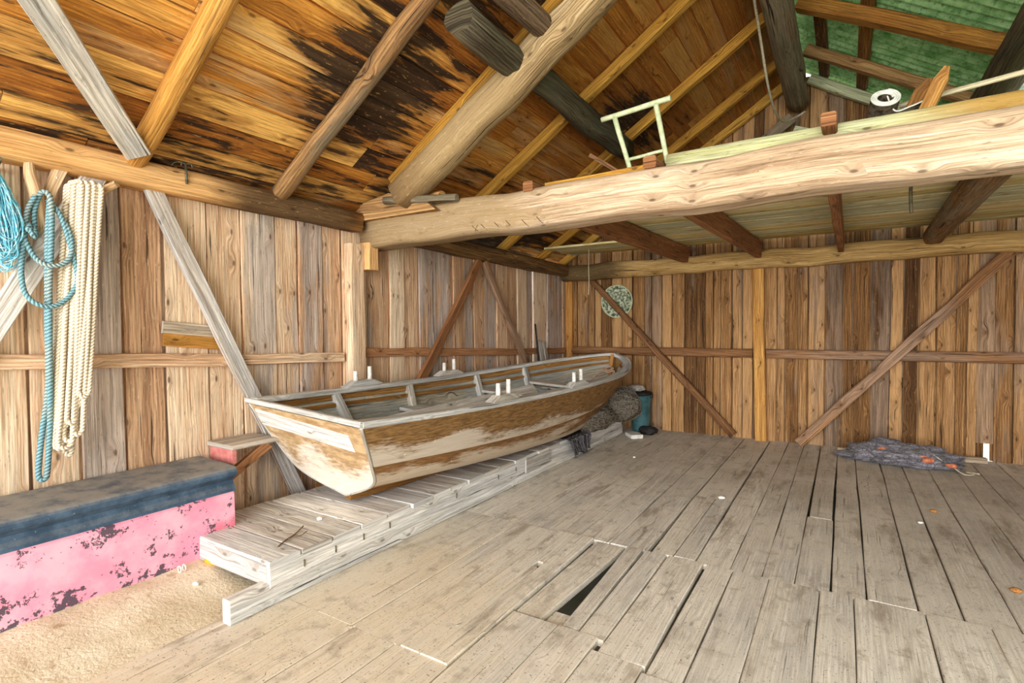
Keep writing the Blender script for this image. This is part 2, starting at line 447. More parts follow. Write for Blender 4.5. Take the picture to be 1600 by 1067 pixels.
t = T('pink_paint')
if 1:
    p = t.pos(); o = t.sep(p)
    a = t.noise(p, 4, .6, 4.0); b = t.noise(p, 6, .75, 5.5); d = t.noise(p, 4, .7, 40.0); m = t.noise(p, 2, .5, 2.6)
    c = t.mix(t.ss(a, .35, .68), lin('#ee93ab'), lin('#f3b3c2'))
    c = t.mix(t.ss(m, .60, .72, 0, .8), c, lin('#dd6a7d'))
    low = t.ss(o[2], .45, .12, .0, .05)
    chip = t.M('ADD', t.M('ADD', b, t.M('MULTIPLY', t.M('SUBTRACT', d, .5), .5)), low)
    c = t.mix(t.ss(chip, .585, .61, 0, .92), c, lin('#3a3f49'))
    M_pink = t.fin(c, .55, a, .002, .4)
t = T('navy_paint')
if 1:
    p = t.pos(); g = t.n('ShaderNodeNewGeometry'); nz = t.sep(g.outputs['Normal'])[2]
    b = t.noise(p, 5, .7, 7.0); d = t.noise(p, 3, .7, 60.0)
    c = t.mix(t.ss(b, .35, .65), lin('#33475a'), lin('#4d6378'))
    dust = t.M('MULTIPLY', t.ss(nz, .35, 1.0), t.ss(b, .3, .62, .2, .9))
    c = t.mix(dust, c, lin('#928c83'))
    c = t.mix(t.ss(d, .68, .75, 0, .6), c, lin('#cfcabb'))
    M_navy = t.fin(c, .6, b, .004, .5)

def boatpaint(name, cut, pale='#d3c6b3', brown='#967142', dark='#614525'):
    """worn varnish; v runs across the strake 0 (upper edge) to 1 (lower edge)"""
    t = T(name)
    u, v = t.uv(); r, g, b = t.rnd()
    n1 = t.noise(t.vec(t.M('MULTIPLY', u, 1.6), t.M('MULTIPLY', v, 2.2), t.M('MULTIPLY', r, 9.0)), 5, .65)
    n2 = t.noise(t.vec(t.M('MULTIPLY', u, 9.0), t.M('MULTIPLY', v, 26.0), t.M('MULTIPLY', r, 9.0)), 4, .7)
    n3 = t.noise(t.vec(t.M('MULTIPLY', u, 3.0), t.M('MULTIPLY', v, 60.0), 3.0), 2, .6)
    c = t.mix(t.ss(n2, .35, .65), lin(dark), lin(brown))
    k = t.M('ADD', t.M('SUBTRACT', v, t.M('MULTIPLY', u, cut[1])), t.M('MULTIPLY', t.M('SUBTRACT', n1, .5), 1.7))
    k = t.M('ADD', k, t.M('MULTIPLY', t.M('SUBTRACT', n2, .5), .6))
    pc = t.mix(t.ss(n3, .35, .65), lin(pale), t.mix(.25, lin(pale), lin(dark)))
    c = t.mix(t.ss(k, cut[0]-.16, cut[0]+.2, 0, .9), c, pc)
    sc2 = t.noise(t.vec(t.M('MULTIPLY', u, 14.0), t.M('MULTIPLY', v, 3.0), 5.0), 2, .5)
    c = t.mix(t.ss(sc2, .70, .74, 0, .55), c, lin('#e6dcc8'))
    return t.fin(c, .62, t.M('ADD', n2, n3), .002, .6, .35)
M_strake1 = boatpaint('boat_topside_worn', (.50, .13))
M_strake2 = boatpaint('boat_middle_worn', (.33, .03), pale='#cbbaa2', brown='#94683a')
M_strake3 = boatpaint('boat_bottom_worn', (1.05, .0), pale='#d8cbb2', brown='#b78548', dark='#8a5f2d')
M_transom = boatpaint('boat_transom_worn', (.42, -.05), pale='#e4dccd', brown='#c1a47a', dark='#997a55')
M_varn = wood('wood_varnished_trim', '#b8874a', '#8f6330', '#5a3c1c', var=.2, knots=False, crack=.4)

M_rope = ropemat('rope_white', '#f3ead6', '#b39c78')
M_ropeb = ropemat('rope_blue', '#86adb5', '#456469', '#b4b3a4')
M_cyan = flat('twine_cyan', '#63c0da', '#bfe6ee', 40, .6)

# ------------------------------------------------------------------ shell of the boathouse
def xw(y): return -3.814 + .0137*y          # inner face of the left boarding
BY = 7.57                                    # inner face of the back boarding
SL = .643
def zr(x): return 2.5 + SL*(x+3.6) if x < -.5 else 4.493 - SL*(x+.5)   # underside of the rafters
NL = V((-.541, 0, .841)); SD = V((.841, 0, .541))

def wall_boards(mb, a0, a1, place, ztop, zbot=-.43, wr=(.17, .29), skip=None, gapw=(.008, .020)):
    """two staggered layers of upright boards; place(s, depth, z) -> point"""
    a = a0; k = 0
    while a < a1:
        w = min(R(*wr), max(.05, a1-a))
        d = R(-.002, .003) + (.0 if k % 2 else .012)
        e = R(-.006, .006); c = a+w/2
        zb = zbot
        zt = ztop(c)
        p0 = place(c-e, d, zb); p1 = place(c+e, d, zt)
        mb.board(p0, p1, w-R(*gapw), .022, up=place(c, 1, 1)-place(c, 0, 1), jit=.0035)
        # the batten board behind that closes the joint
        if skip == 'open' and a+w >= a1-.001: break
        q0 = place(a+w, -.040, zbot); q1 = place(a+w, -.040, ztop(a+w))
        mb.board(q0, q1, .13, .03, up=place(c, 1, 1)-place(c, 0, 1), jit=0)
        a += w; k += 1

mb = MB()
wall_boards(mb, -1.5, BY+.02, lambda s, d, z: V((xw(s)-.018+d, s, z)), lambda s: 2.46)
struct(mb.build('wall_left', M_wall))
mb = MB()
wall_boards(mb, -3.85, 1.25, lambda s, d, z: V((s, BY+.018-d, z)), lambda s: min(zr(s)+.12, 4.55), wr=(.09, .185), skip='open')
wall_boards(mb, 1.37, 3.0, lambda s, d, z: V((s, BY+.018-d, z)), lambda s: min(zr(s)+.12, 4.55), wr=(.10, .185))
mb.board((1.31, BY+.018, .19), (1.31, BY+.018, zr(1.31)+.12), .15, .022, up=(0, -1, 0), jit=0)
mb.board((1.22, BY+.05, .0), (1.22, BY+.05, 3.4), .10, .022, up=(0, -1, 0), jit=0); mb.board((1.40, BY+.05, .0), (1.40, BY+.05, 3.3), .08, .022, up=(0, -1, 0), jit=0)
struct(mb.build('wall_back', M_back))
mb = MB()
wall_boards(mb, 2.6, BY+.02, lambda s, d, z: V((2.78-d, s, z)), lambda s: 2.46)
struct(mb.build('wall_right', M_back))

# plank roof (left slope) + corrugated right slope
roof = bpy.data.objects.new('ceiling', None); COL.objects.link(roof); roof.location = (-.5, 3, 4.5); roof['_w'] = (-.5, 3, 4.5); struct(roof)
mb = MB()
s = -.35
while s < 3.72:
    w = R(.15, .235)
    o = V((-3.6, 0, 2.5)) + SD*(s+w/2) + NL*(.112 + R(0, .006))
    yy = -1.6
    cuts = [R(2.9, 3.9), R(5.2, 6.6)] if random.random() < .5 else [R(.6, 1.5), R(4.1, 5.0)]
    for ye in cuts + [7.75]:
        mb.board(o+V((0, yy+.003, 0)), o+V((0, ye-.003, 0)), w-R(.006, .015), .024, up=NL, jit=.0035)
        yy = ye
    mb.board(o+V((0, -1.6, 0))+SD*(w/2)+NL*.05, o+V((0, 7.75, 0))+SD*(w/2)+NL*.05, .09, .02, up=NL, jit=0, seg=1)
    s += w
mb.build('roof_boards', M_roof, roof)
NR = V((.541, 0, .841)); SR = V((.841, 0, -.541))
# corrugated sheets: ribs run down the slope
def corrugated(y0, y1, name, s0=-.30, s1=2.0, mat=None):
    mb = MB()
    n = int((y1-y0)/.0125)
    P = []; uv = []
    for j in range(3):
        sdist = s0 + (s1-s0)*j/2
        row = []; ru = []
        for i in range(n+1):
            y = y0+(y1-y0)*i/n
            p = V((-.5, y, 4.5)) + SR*sdist + NR*(.22 + .032*math.sin(2*math.pi*y/.12) + (.008 if name == 'b' else 0))
            row.append(p); ru.append((sdist, y))
        P.append(row); uv.append(ru)
    mb.grid(P, uv)
    return mb.build('corrugated_sheet', mat or M_corr, roof)
corrugated(-1.6, 2.0, 'a'); corrugated(1.94, 5.0, 'b'); corrugated(4.94, 7.8, 'a')
corrugated(-1.6, 3.5, 'b', 1.93, 4.0, M_clear); corrugated(3.45, 7.8, 'b', 1.93, 4.0, M_clear)

# ground outside and soil under the floor
mb = MB()
mb.grid([[(-60, -60, -.42), (60, -60, -.42)], [(-60, 60, -.42), (60, 60, -.42)]], flip=True)
struct(mb.build('ground', M_gravel))

# floor: three runs of broad planks with open joints
mb = MB()
def plank(x0, x1, y0, y1, dz=0.0, x0e=None, x1e=None, tilt=0.0):
    """a floor plank whose far end may be narrower/shifted; its top lies at z = dz"""
    x0e = x0 if x0e is None else x0e; x1e = x1 if x1e is None else x1e
    rn = (random.random(), random.random(), random.random())
    n = max(2, int((y1-y0)/.45)); t = .034; c = .005
    base = len(mb.v)
    for i in range(n+1):
        f = i/n; y = y0+(y1-y0)*f
        a = x0+(x0e-x0)*f + (R(-.004, .004) if 0 < i < n else 0); b = x1+(x1e-x1)*f + (R(-.004, .004) if 0 < i < n else 0)
        za = dz + tilt*.5; zb = dz - tilt*.5
        for (x, z) in ((a, za-t), (a, za-c), (a+c, za), (b-c, zb), (b, zb-c), (b, zb-t)): mb.v.append(V((x, y, z)))
    for i in range(n):
        for j in range(6):
            j2 = (j+1) % 6
            w = (0, .03, .036, .036+(x1-x0), .042+(x1-x0), .072+(x1-x0), .1+2*(x1-x0))
            u0 = (y1-y0)*i/n; u1 = (y1-y0)*(i+1)/n
            mb.face((base+i*6+j, base+(i+1)*6+j, base+(i+1)*6+j2, base+i*6+j2), ((u0, w[j]), (u1, w[j]), (u1, w[j+1]), (u0, w[j+1])), rn)
    mb.face(tuple(base+j for j in range(6)), tuple((0, w[j]) for j in range(6)), rn)
    e = base+n*6
    mb.face(tuple(e+j for j in reversed(range(6))), tuple((0, w[j]) for j in reversed(range(6))), rn)
g = .004
JY = 3.43
# far run
far = [-3.9, -3.66, -3.4, -3.15, -2.9, -2.63, -2.32, -2.1, -1.86, -1.6, -1.36, -1.1]
for a, b in zip(far, far[1:]): plank(a+R(.001, g), b-R(.001, g), JY+R(-.0, .012), BY+.03, R(-.003, -.001))
plank(-1.065, -.93, JY, 4.77, .004, -1.095, -.925); plank(-.922, -.79, JY+.01, 4.78, .006, -.917, -.80)
plank(-1.09, -.80, 4.79, BY+.03, .0)
far = [-.785, -.58, -.40, -.23]
for a, b in zip(far, far[1:]): plank(a+R(.001, g), b-R(.001, g), JY, BY+.03, R(-.003, -.001), a+R(.001, g), b-R(.001, .008))
plank(-.226, -.055, JY, 4.70, -.001); plank(-.212, -.062, 4.704, BY+.03, .001, -.215, -.05)
far = [-.045, .12, .345, .535, .75, .98, 1.17, 1.4, 1.62, 1.85, 2.05, 2.3, 2.55, 2.8]
for a, b in zip(far, far[1:]):
    if abs(a-.12) < .01:
        plank(a+.006, b-.004, JY, 6.45, .004); plank(a+.004, b-.008, 6.46, BY+.03, .0); continue
    plank(a+R(.002, .009), b-R(.002, .006), JY-.003, BY+.03, R(-.003, -.001), a+R(.001, .004), b-R(.001, .01))
# middle run
mid_ = [-2.06, -1.80]
plank(-2.62, -2.36, 1.80, JY-.003, .001); plank(-2.355, -2.09, 1.80, JY-.003, .003)
plank(-2.085, -1.76, 1.80, JY-.003, .002)
# plank with the worn slot in it
plank(-1.755, -1.635, 1.80, JY-.003, .010); plank(-1.595, -1.475, 1.80, JY-.003, .012)
plank(-1.635, -1.595, 1.80, 2.83, .011); plank(-1.635, -1.595, 2.91, JY-.003, .011)
# loose planks round the hole
plank(-1.462, -1.315, 2.37, JY-.008, -.008, -1.455, -1.25, tilt=.004)
plank(-1.185, -1.095, 2.35, JY, .004, -1.235, -1.125, tilt=-.006)
plank(-1.30, -1.15, 2.33, 2.50, -.03)
plank(-1.088, -.955, 2.33, JY-.003, .004, -1.105, -.965)
plank(-.95, -.725, 2.24, JY-.002, .005, -.955, -.735, tilt=-.004)
for a, b in zip([-.715, -.56, -.36, -.10, .06, .37, .63, .9, 1.2, 1.5, 1.8, 2.1, 2.4, 2.8], [-.56, -.36, -.10, .06, .37, .63, .9, 1.2, 1.5, 1.8, 2.1, 2.4, 2.8]):
    plank(a+R(.001, g), b-R(.001, g), 1.2 if a > -.5 else 2.2, JY-.003, R(.0, .002))
# near run
for a, b in zip([-3.9, -3.6, -3.3, -2.98, -2.66], [-3.6, -3.3, -2.98, -2.66, -2.4]): plank(a+.002, b-.002, -1.5, JY if b < -2.6 else 1.797, R(.001, .003))
for a, b in zip([-2.4, -2.07, -1.79], [-2.07, -1.79, -1.47]): plank(a+.002, b-.003, -1.5, 1.797, R(.001, .004))
for a, b in zip([-1.465, -1.2, -.98, -.73, -.52], [-1.2, -.98, -.73, -.52, -.36]): plank(a+.002, b-.003, -1.5, 2.335 if b < -.95 else (2.235 if b < -.6 else 2.195), R(.004, .008))
for a, b in zip([-.36, -.1, .2, .5, .8, 1.1, 1.4, 1.7, 2.0, 2.3, 2.6], [-.1, .2, .5, .8, 1.1, 1.4, 1.7, 2.0, 2.3, 2.6, 2.8]): plank(a+.002, b-.003, -1.5, 1.197, R(.002, .004))
struct(mb.build('floor', M_floor))
# sandy dirt drifted over the near left corner
mb = MB()
P = []; uv = []
def dirtz(x, y):
    a = max(0, min(1, (-2.55-x)/.85)); b = max(0, min(1, (2.15-y)/.5)); a = a*a*(3-2*a); b = b*b*(3-2*b)
    return -.012 + .128*a*b + .012*mnoise.noise(V((x*5, y*5, 0))) * (a*b) + .004*mnoise.noise(V((x*23, y*23, 3)))*a*b
for i in range(41):
    x = -3.795 + 1.555*i/40
    P.append([V((x, -1.4+3.7*j/80, dirtz(x, -1.4+3.7*j/80))) for j in range(81)]); uv.append([(x, j*.04) for j in range(81)])
mb.grid(P, uv, flip=True)
o = mb.build('dirt_layer', M_sand); o['kind'] = 'stuff'
tag(o, 'pale sandy dirt drifted over the floor planks in front of the pink chest', 'dirt')

# ------------------------------------------------------------------ timber frame
def timber(name, label, cat, mat, fn, group=None):
    mb = MB(); fn(mb); return tag(mb.build(name, mat), label, cat, group)
def B(p0, p1, w, t, up, **k): return lambda mb: mb.board(p0, p1, w, t, up, **k)
def G(p0, p1, r0, r1, **k): return lambda mb: mb.log(p0, p1, r0, r1, **k)

# wall plates
timber('wall_plate', 'golden squared timber running along the top of the left wall above the hanging ropes', 'beam', M_plate,
       G((xw(-1.5)+.075, -1.5, 2.50), (xw(3.32)+.075, 3.32, 2.435), .088, .082, squareness=.6, rough=.06, bend=.012))
timber('wall_plate', 'dark rough log along the top of the left wall beyond the tie beam', 'beam', M_plated,
       G((xw(3.62)+.08, 3.62, 2.41), (xw(7.4)+.08, 7.5, 2.335), .09, .085, squareness=.25, rough=.14, bend=.02))
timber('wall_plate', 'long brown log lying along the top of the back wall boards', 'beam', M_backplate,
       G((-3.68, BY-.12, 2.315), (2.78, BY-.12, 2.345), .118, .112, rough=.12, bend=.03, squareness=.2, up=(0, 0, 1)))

# wall rails
timber('wall_rail', 'pale horizontal rail nailed across the left wall boards behind the ropes', 'rail', M_wall,
       B((xw(-1.5)+.025, -1.5, 1.43), (xw(3.18)+.025, 3.18, 1.235), .085, .05, (1, 0, 0), jit=.006, rn=(.4, .6, .2)))
timber('wall_rail', 'brown horizontal rail on the left wall behind the boat', 'rail', M_brown,
       B((xw(3.40)+.022, 3.40, 1.265), (xw(7.45)+.022, 7.45, 1.115), .085, .045, (1, 0, 0), jit=.008))
timber('wall_rail', 'dark bark-edged rail on the back wall left of the golden post', 'rail', M_brb,
       G((-3.60, BY-.035, 1.125), (-1.0, BY-.03, 1.125), .055, .058, squareness=.3, rough=.2))
timber('wall_rail', 'dark horizontal rail on the back wall right of the golden post', 'rail', M_brb,
       G((-.84, BY-.03, 1.125), (2.75, BY-.03, 1.13), .056, .062, squareness=.35, rough=.15))

# posts
timber('post', 'pale wooden post standing on the left wall under the end of the big tie beam', 'post', M_wall,
       B((xw(3.29)+.058, 3.29, 0), (xw(3.29)+.058, 3.29, 2.24), .16, .10, (1, 0, 0), jit=.006, rn=(.62, .3, .35)))
timber('bearing_block', 'short wooden block fixed under the tie beam at the top of the left wall post', 'block', M_plate,
       B((xw(3.44)+.08, 3.435, 2.02), (xw(3.44)+.08, 3.435, 2.26), .13, .16, (1, 0, 0), jit=.004))
timber('post', 'narrow golden post in the far corner where the two boarded walls meet', 'post', M_gold2,
       B((-3.63, BY-.05, 0), (-3.63, BY-.05, 2.2), .11, .09, (0, -1, 0), jit=.006))
timber('post', 'golden post standing upright at the middle of the back wall', 'post', M_gold2,
       B((-.90, BY-.055, 0), (-.945, BY-.055, 2.235), .135, .10, (0, -1, 0), jit=.007))

# wall braces
timber('wall_brace', 'whitish grey plank leaning diagonally on the left wall from plate down behind the shelf', 'brace', M_greyw,
       B((xw(1.66)+.075, 1.655, 2.42), (xw(2.72)+.075, 2.735, .06), .105, .045, (1, 0, 0), jit=.005))
timber('wall_brace', 'grey plank slanting behind the hanging ropes at the left edge of the photo', 'brace', M_greyw,
       B((xw(1.4)+.075, 1.385, 2.43), (xw(.5)+.075, .515, .74), .115, .045, (1, 0, 0), jit=.004))
timber('wall_brace', 'brown brace on the left wall behind the boat, rising to the right', 'brace', M_brown,
       B((xw(5.17)+.07, 5.17, 2.28), (xw(3.6)+.07, 3.64, .33), .105, .05, (1, 0, 0), jit=.006))
timber('wall_brace', 'dark brown brace on the left wall sloping down to the right behind the boat', 'brace', M_brb,
       B((xw(5.3)+.07, 5.26, 2.29), (xw(6.6)+.07, 6.66, .42), .095, .05, (1, 0, 0), jit=.006))
timber('wall_brace', 'long thin brace on the back wall running down from the round disc to the floor', 'brace', M_brb,
       G((-3.24, BY-.10, 2.19), (-1.22, BY-.10, .04), .042, .05, squareness=.4, rough=.12))
timber('wall_brace', 'long brace rising to the right across the back wall above the fishing net', 'brace', M_brb,
       B((-.46, BY-.105, .015), (1.49, BY-.105, 2.26), .115, .055, (0, -1, 0), jit=.008))

# tie beam, loft joists, loft
TB = 3.54
mb = MB(); mb.log((xw(TB)+.02, TB, 2.37), (2.78, TB, 2.385), .146, .138, squareness=.8, rough=.08, bend=.02, up=(0, 0, 1), k=28)
beam_bvh = BVHTree.FromPolygons([tuple(p) for p in mb.v], [f for f in mb.f])
tie = tag(mb.build('tie_beam', M_beamw), 'massive pale hewn beam spanning the room at loft height', 'beam')
# the row of scratched carpenter's marks near its left end
MARKS = [((-2.487, 2.295), (-2.432, 2.24)), ((-2.431, 2.294), (-2.481, 2.24)), ((-2.401, 2.296), (-2.347, 2.246)), ((-2.275, 2.297), (-2.223, 2.248)),
         ((-2.17, 2.30), (-2.12, 2.247)), ((-2.03, 2.289), (-1.981, 2.241)), ((-1.905, 2.298), (-1.858, 2.247))]
def on_beam(x, z):
    h = beam_bvh.ray_cast(V((x, 2.5, z)), V((0, 1, 0)))[0]
    return h if h else V((x, 3.40, z))
for (xa, za), (xb, zb) in MARKS:
    mb = MB()
    mb.tube([on_beam(xa+(xb-xa)*f, za+(zb-za)*f) for f in (0, .25, .5, .75, 1)], .0028, 5)
    mb.build('carved_mark', M_scratch, tie)
def joist(mb, x0, x1, w, top=2.6):
    # stub on top of the tie beam, then the full depth behind it
    rn = (.35, random.random(), .2)
    mb.board((x0-.01, 3.405, top-.036), (x0, 3.70, top-.036), w, .075, (0, 0, 1), rn=rn, jit=.001)
    mb.board((x0, 3.70, 2.45), (x1, 7.46, 2.445), w*.85, .21, (0, 0, 1), rn=rn, jit=.003)
timber('loft_joist', 'reddish brown loft joist nearest the left wall, its end poking over the tie beam', 'joist', M_brown, lambda mb: joist(mb, -1.97, -1.81, .085, 2.565))
timber('loft_joist', 'reddish brown loft joist in the middle, its end standing beside the pale green frame', 'joist', M_brown, lambda mb: joist(mb, -1.06, -.91, .085, 2.59))
timber('loft_joist', 'greyish loft joist under the loft boards left of the heavy round joist', 'joist', M_brown, lambda mb: joist(mb, -.07, -.03, .075, 2.655))
timber('loft_joist', 'heavy round log joist under the loft at the right edge of the photo', 'joist', M_dkrafter,
       G((.74, 3.70, 2.44), (.82, 7.42, 2.44), .095, .085, squareness=.3, rough=.06))
loft = thing('loft_floor', 'greenish weathered board floor of the loft resting on the joists', 'loft floor', (0, 5.4, 2.56))
y = 3.70; k = 0
while y < 7.18:
    w = R(.13, .22)
    mb = MB()
    xl = -2.02+R(-.05, .03)
    if y > 6.5: xl = -3.55+R(0, .1)
    mb.board((xl, y+w/2, 2.576+R(0, .004)), (2.74, y+w/2, 2.576+R(0, .004)), w-.006, .026, (0, 0, 1), jit=.004)
    mb.build('loft_board', M_loft, loft)
    y += w
mb = MB(); mb.board((-1.90, 3.60, 2.545), (-1.115, 3.60, 2.56), .15, .045, (0, 0, 1), jit=.006)
mb.build('front_plank', M_yellow, loft)
mb = MB(); mb.log((-1.01, 3.615, 2.585), (2.74, 3.63, 2.60), .05, .055, squareness=.5, rough=.1, up=(0, 0, 1))
mb.build('front_plank', M_edge, loft)

# roof timbers
yn = (0, 0, 1)
def rafter(y, w, d, name, label, mat, x0=-3.72, x1=-.42, over=0, sq=.55, r=None, y1=None, rough=.05, rn=None):
    c = NL*(d/2)
    p0 = V((x0, y, zr(x0))) + c; p1 = V((x1, y1 or y, 2.5+SL*(x1+3.6))) + c
    if r: return timber(name, label, 'rafter', mat, lambda mb: mb.log(p0, p1, r[0], r[1], up=(0, 1, 0), squareness=sq, rough=rough, bend=.012, rn=rn))
    return timber(name, label, 'rafter', mat, lambda mb: mb.board(p0, p1, d, w, (0, 1, 0), jit=.005))
rafter(1.55, .11, .108, 'rafter', 'golden rounded rafter beside the grey wind brace at upper left', M_orange, r=(.054, .056), sq=.35)
rafter(2.52, .10, .105, 'rafter', 'knotty weathered rafter crossing the blackened roof boards', M_dkrafter, r=(.056, .05), sq=.2, rough=.28, rn=(.35, .4, .7))
rafter(3.40, .12, .10, 'rafter', 'yellow rafter half hidden behind the thick pale peeled log', M_yellow, x0=-3.28)
rafter(4.52, .09, .10, 'rafter', 'yellow rafter just beyond the principal log, passing over the dark purlin', M_yellow, y1=4.52)
rafter(5.70, .085, .10, 'rafter', 'yellow rafter passing behind the pale green frame', M_yellow)
rafter(6.76, .085, .10, 'rafter', 'split-edged yellow rafter next to the last one before the back gable', M_yellow)
rafter(7.48, .085, .10, 'rafter', 'last dim olive rafter against the back gable boards', M_yellow)
# principal rafter standing on the tie beam
timber('principal_rafter', 'thick pale peeled log rising from the tie beam end to the ridge', 'rafter', M_pale,
       G((-3.17, 3.34, 2.60), (-.58, 3.34, 4.21), .122, .108, squareness=.3, rough=.14, bend=.03, up=(0, 1, 0), k=20))
timber('principal_rafter', 'mouldy dark log of the right roof slope, standing on the tie beam', 'rafter', M_darklog,
       G((2.3, 3.34, 2.50), (-.38, 3.34, 4.22), .10, .095, rough=.1, up=(0, 1, 0)))
timber('wind_brace', 'grey board nailed diagonally under the roof boards at upper left', 'brace', M_plank,
       B((-2.55, .48, zr(-2.55)-.01), (-3.55, 1.53, zr(-3.55)+.0), .13, .035, NL, jit=.004))
timber('purlin', 'dark mouldy log purlin under the left roof slope behind the principal rafter', 'purlin', M_darklog,
       G((-2.0, 2.62, 3.385), (-2.0, 5.5, 3.375), .105, .112, rough=.2, bend=.03))
timber('purlin', 'short light brown log beside the dark purlin end at the top of the photo', 'purlin', M_ridge,
       G((-1.80, 1.2, 3.53), (-1.76, 3.42, 3.55), .085, .08, rough=.1))
timber('ridge_log', 'thick grey log running along the peak of the roof', 'ridge beam', M_ridge,
       G((-.50, -1.55, 4.22), (-.50, 7.42, 4.20), .145, .12, rough=.09, bend=.02, up=(0, 0, 1), k=18))
# carved block, pole and log end where the truss meets the plate
timber('corbel_block', 'wedge-shaped wooden block on the plate at the left end of the tie beam', 'block', M_dkrafter,
       lambda mb: mb.sweep([(-.42, -.10), (.50, -.10), (.34, .02), (-.02, .10), (-.42, .04)][::-1], [(-3.30, 3.335, 2.55), (-3.30, 3.43, 2.55)], up=(0, 0, 1), rn=(.5, .2, .2)))
timber('thin_pole', 'thin short pole laid in front of the foot of the principal rafter', 'pole', M_ridge,
       G((-3.33, 3.30, 2.58), (-2.60, 3.36, 2.52), .032, .03, rough=.1))
timber('log_stub', 'short log with dark sawn end lying behind the foot of the principal rafter', 'log', M_plate,
       G((-3.45, 3.50, 2.59), (-2.86, 3.50, 2.58), .065, .06, rough=.06))
# right slope
def rraft(y, y1, mat, label, d=.11, w=.1):
    c = NR*(d/2)
    return timber('rafter', label, 'rafter', mat, B(V((-.40, y, zr(-.40)))+c, V((2.72, y1, zr(2.72)))+c, d, w, (0, 1, 0), jit=.006))
rraft(5.68, 5.1, M_orange, 'yellow rafter under the green corrugated roof at upper right', .12, .13)
rraft(6.68, 6.4, M_dkrafter, 'dark bark-edged rafter under the green corrugated roof nearer the back gable')
rraft(7.46, 7.46, M_loft, 'greenish rafter against the back gable under the corrugated roof')
rraft(2.3, 2.3, M_orange, 'golden rafter of the right roof slope nearest the viewer')
def batten(x, mat, label, w=.11, y0=-1.5, y1=7.5):
    c = NR*(.15)
    return timber('batten', label, 'batten', mat, B(V((x, y0, zr(x)))+c, V((x, y1, zr(x)))+c, w, .05, NR, jit=.004))
batten(-.30, M_dkrafter, 'dark batten carrying the corrugated roof close beside the ridge log')
batten(.075, M_stake, 'golden brown batten under the corrugated roof, a little right of the ridge')
batten(1.75, M_stake, 'batten low on the right roof slope near the eave')
timber('purlin', 'dark mouldy log purlin under the green roof at the right edge of the photo', 'purlin', M_darklog,
       G((1.0, -1.4, 3.39), (1.0, 7.4, 3.39), .10, .10, rough=.08))
timber('white_board', 'whitish grey board fixed along the dark purlin at the right edge', 'board', M_greyw,
       B((1.13, 3.6, 3.42), (1.13, 7.4, 3.42), .13, .03, (.54, 0, .84), jit=.004))
timber('gable_plank', 'greenish rough plank across the gable below the end of the ridge log', 'plank', M_loft,
       B((-.55, 7.40, 3.84), (.55, 7.40, 3.42), .16, .04, (0, -1, 0), jit=.008))
timber('gable_plank', 'weathered diagonal plank on the gable left of the ridge log end', 'plank', M_ridge,
       B((-1.25, 7.38, 3.50), (-.55, 7.38, 4.02), .13, .04, (0, -1, 0), jit=.008))
timber('right_plate', 'timber along the top of the right wall', 'beam', M_plated,
       G((2.68, -1.5, 2.45), (2.68, 7.45, 2.38), .085, .085, squareness=.5))

# ------------------------------------------------------------------ slipway platform
SX0, SX1, DZ = -3.52, -2.59, .245
slip = thing('boat_slipway', 'low grey plank platform the wooden boat rests on', 'platform', (-3.05, 4.4, 0))
ys = [1.68, 1.885, 2.105, 2.325, 2.555, 2.78, 3.015]
while ys[-1] < 6.9: ys.append(ys[-1]+R(.215, .25))
for a, b in zip(ys, ys[1:]):
    mb = MB(); sk = R(-.012, .012)
    mb.board((SX0+R(-.03, .02), (a+b)/2+sk, DZ-.017+R(-.002, .003)), (SX1+R(-.014, .012), (a+b)/2-sk*.3, DZ-.017+R(-.002, .003)), b-a-.014, .034, (0, 0, 1), jit=.0025)
    mb.build('deck_board', M_slip, slip)
mb = MB(); mb.board((SX0+.02, 1.70, .168), (SX1-.03, 1.70, .168), .118, .03, (0, -1, 0), jit=.001); mb.build('end_board', M_slip, slip)
for x in (SX1-.025, SX0+.03):
    mb = MB(); mb.board((x, 1.69, .162), (x, 7.0, .162), .115, .045, (1, 0, 0), jit=.002); mb.build('stringer', M_slip, slip)
for x in (SX1-.045, SX0+.05):
    mb = MB(); mb.board((x, 1.475, .066), (x, 7.05, .066), .132, .07, (1, 0, 0), jit=.002); mb.build('base_beam', M_slip, slip)
mb = MB(); mb.board((SX1+.012, 4.36, .155), (SX1+.012, 4.87, .155), .125, .018, (1, 0, 0), jit=.001); mb.build('nailed_patch', M_plank, slip)
for yy in [1.9, 2.12, 2.34, 2.57, 3.3, 3.9, 4.2]:  # thin strips added to stand in for small dark gaps along the stringer
    mb = MB(); mb.board((SX1+.003, yy, .145), (SX1+.003, yy, .185), .008, .005, (1, 0, 0), jit=0, seg=1)
    mb.build('dark_gap_strip', M_iron, slip)
# twig and litter lying on the platform
mb = MB(); mb.tube(cat([(-2.73, 1.83, DZ+.008), (-2.77, 1.92, DZ+.012), (-2.80, 1.99, DZ+.01), (-2.85, 2.09, DZ+.02)]), .0045, 6)
mb.tube(cat([(-2.77, 1.92, DZ+.012), (-2.74, 1.99, DZ+.018), (-2.76, 2.05, DZ+.02)]), .003, 5)
tag(mb.build('twig', M_twig), 'small dry twig lying on the front planks of the platform', 'twig')
def crumple(mb, c, r, seed=0, k=8):
    mb.ball(c, (r, r*.8, r*.45), 6, 9, lambda d: 1+.45*mnoise.noise(d*2.3+V((seed, 0, 0))))
mb = MB(); crumple(mb, (-2.90, 2.25, DZ+.008), .022, 5)
tag(mb.build('paper_scrap', M_scrap), 'white paper scrap on the platform below the boat stern', 'scrap')

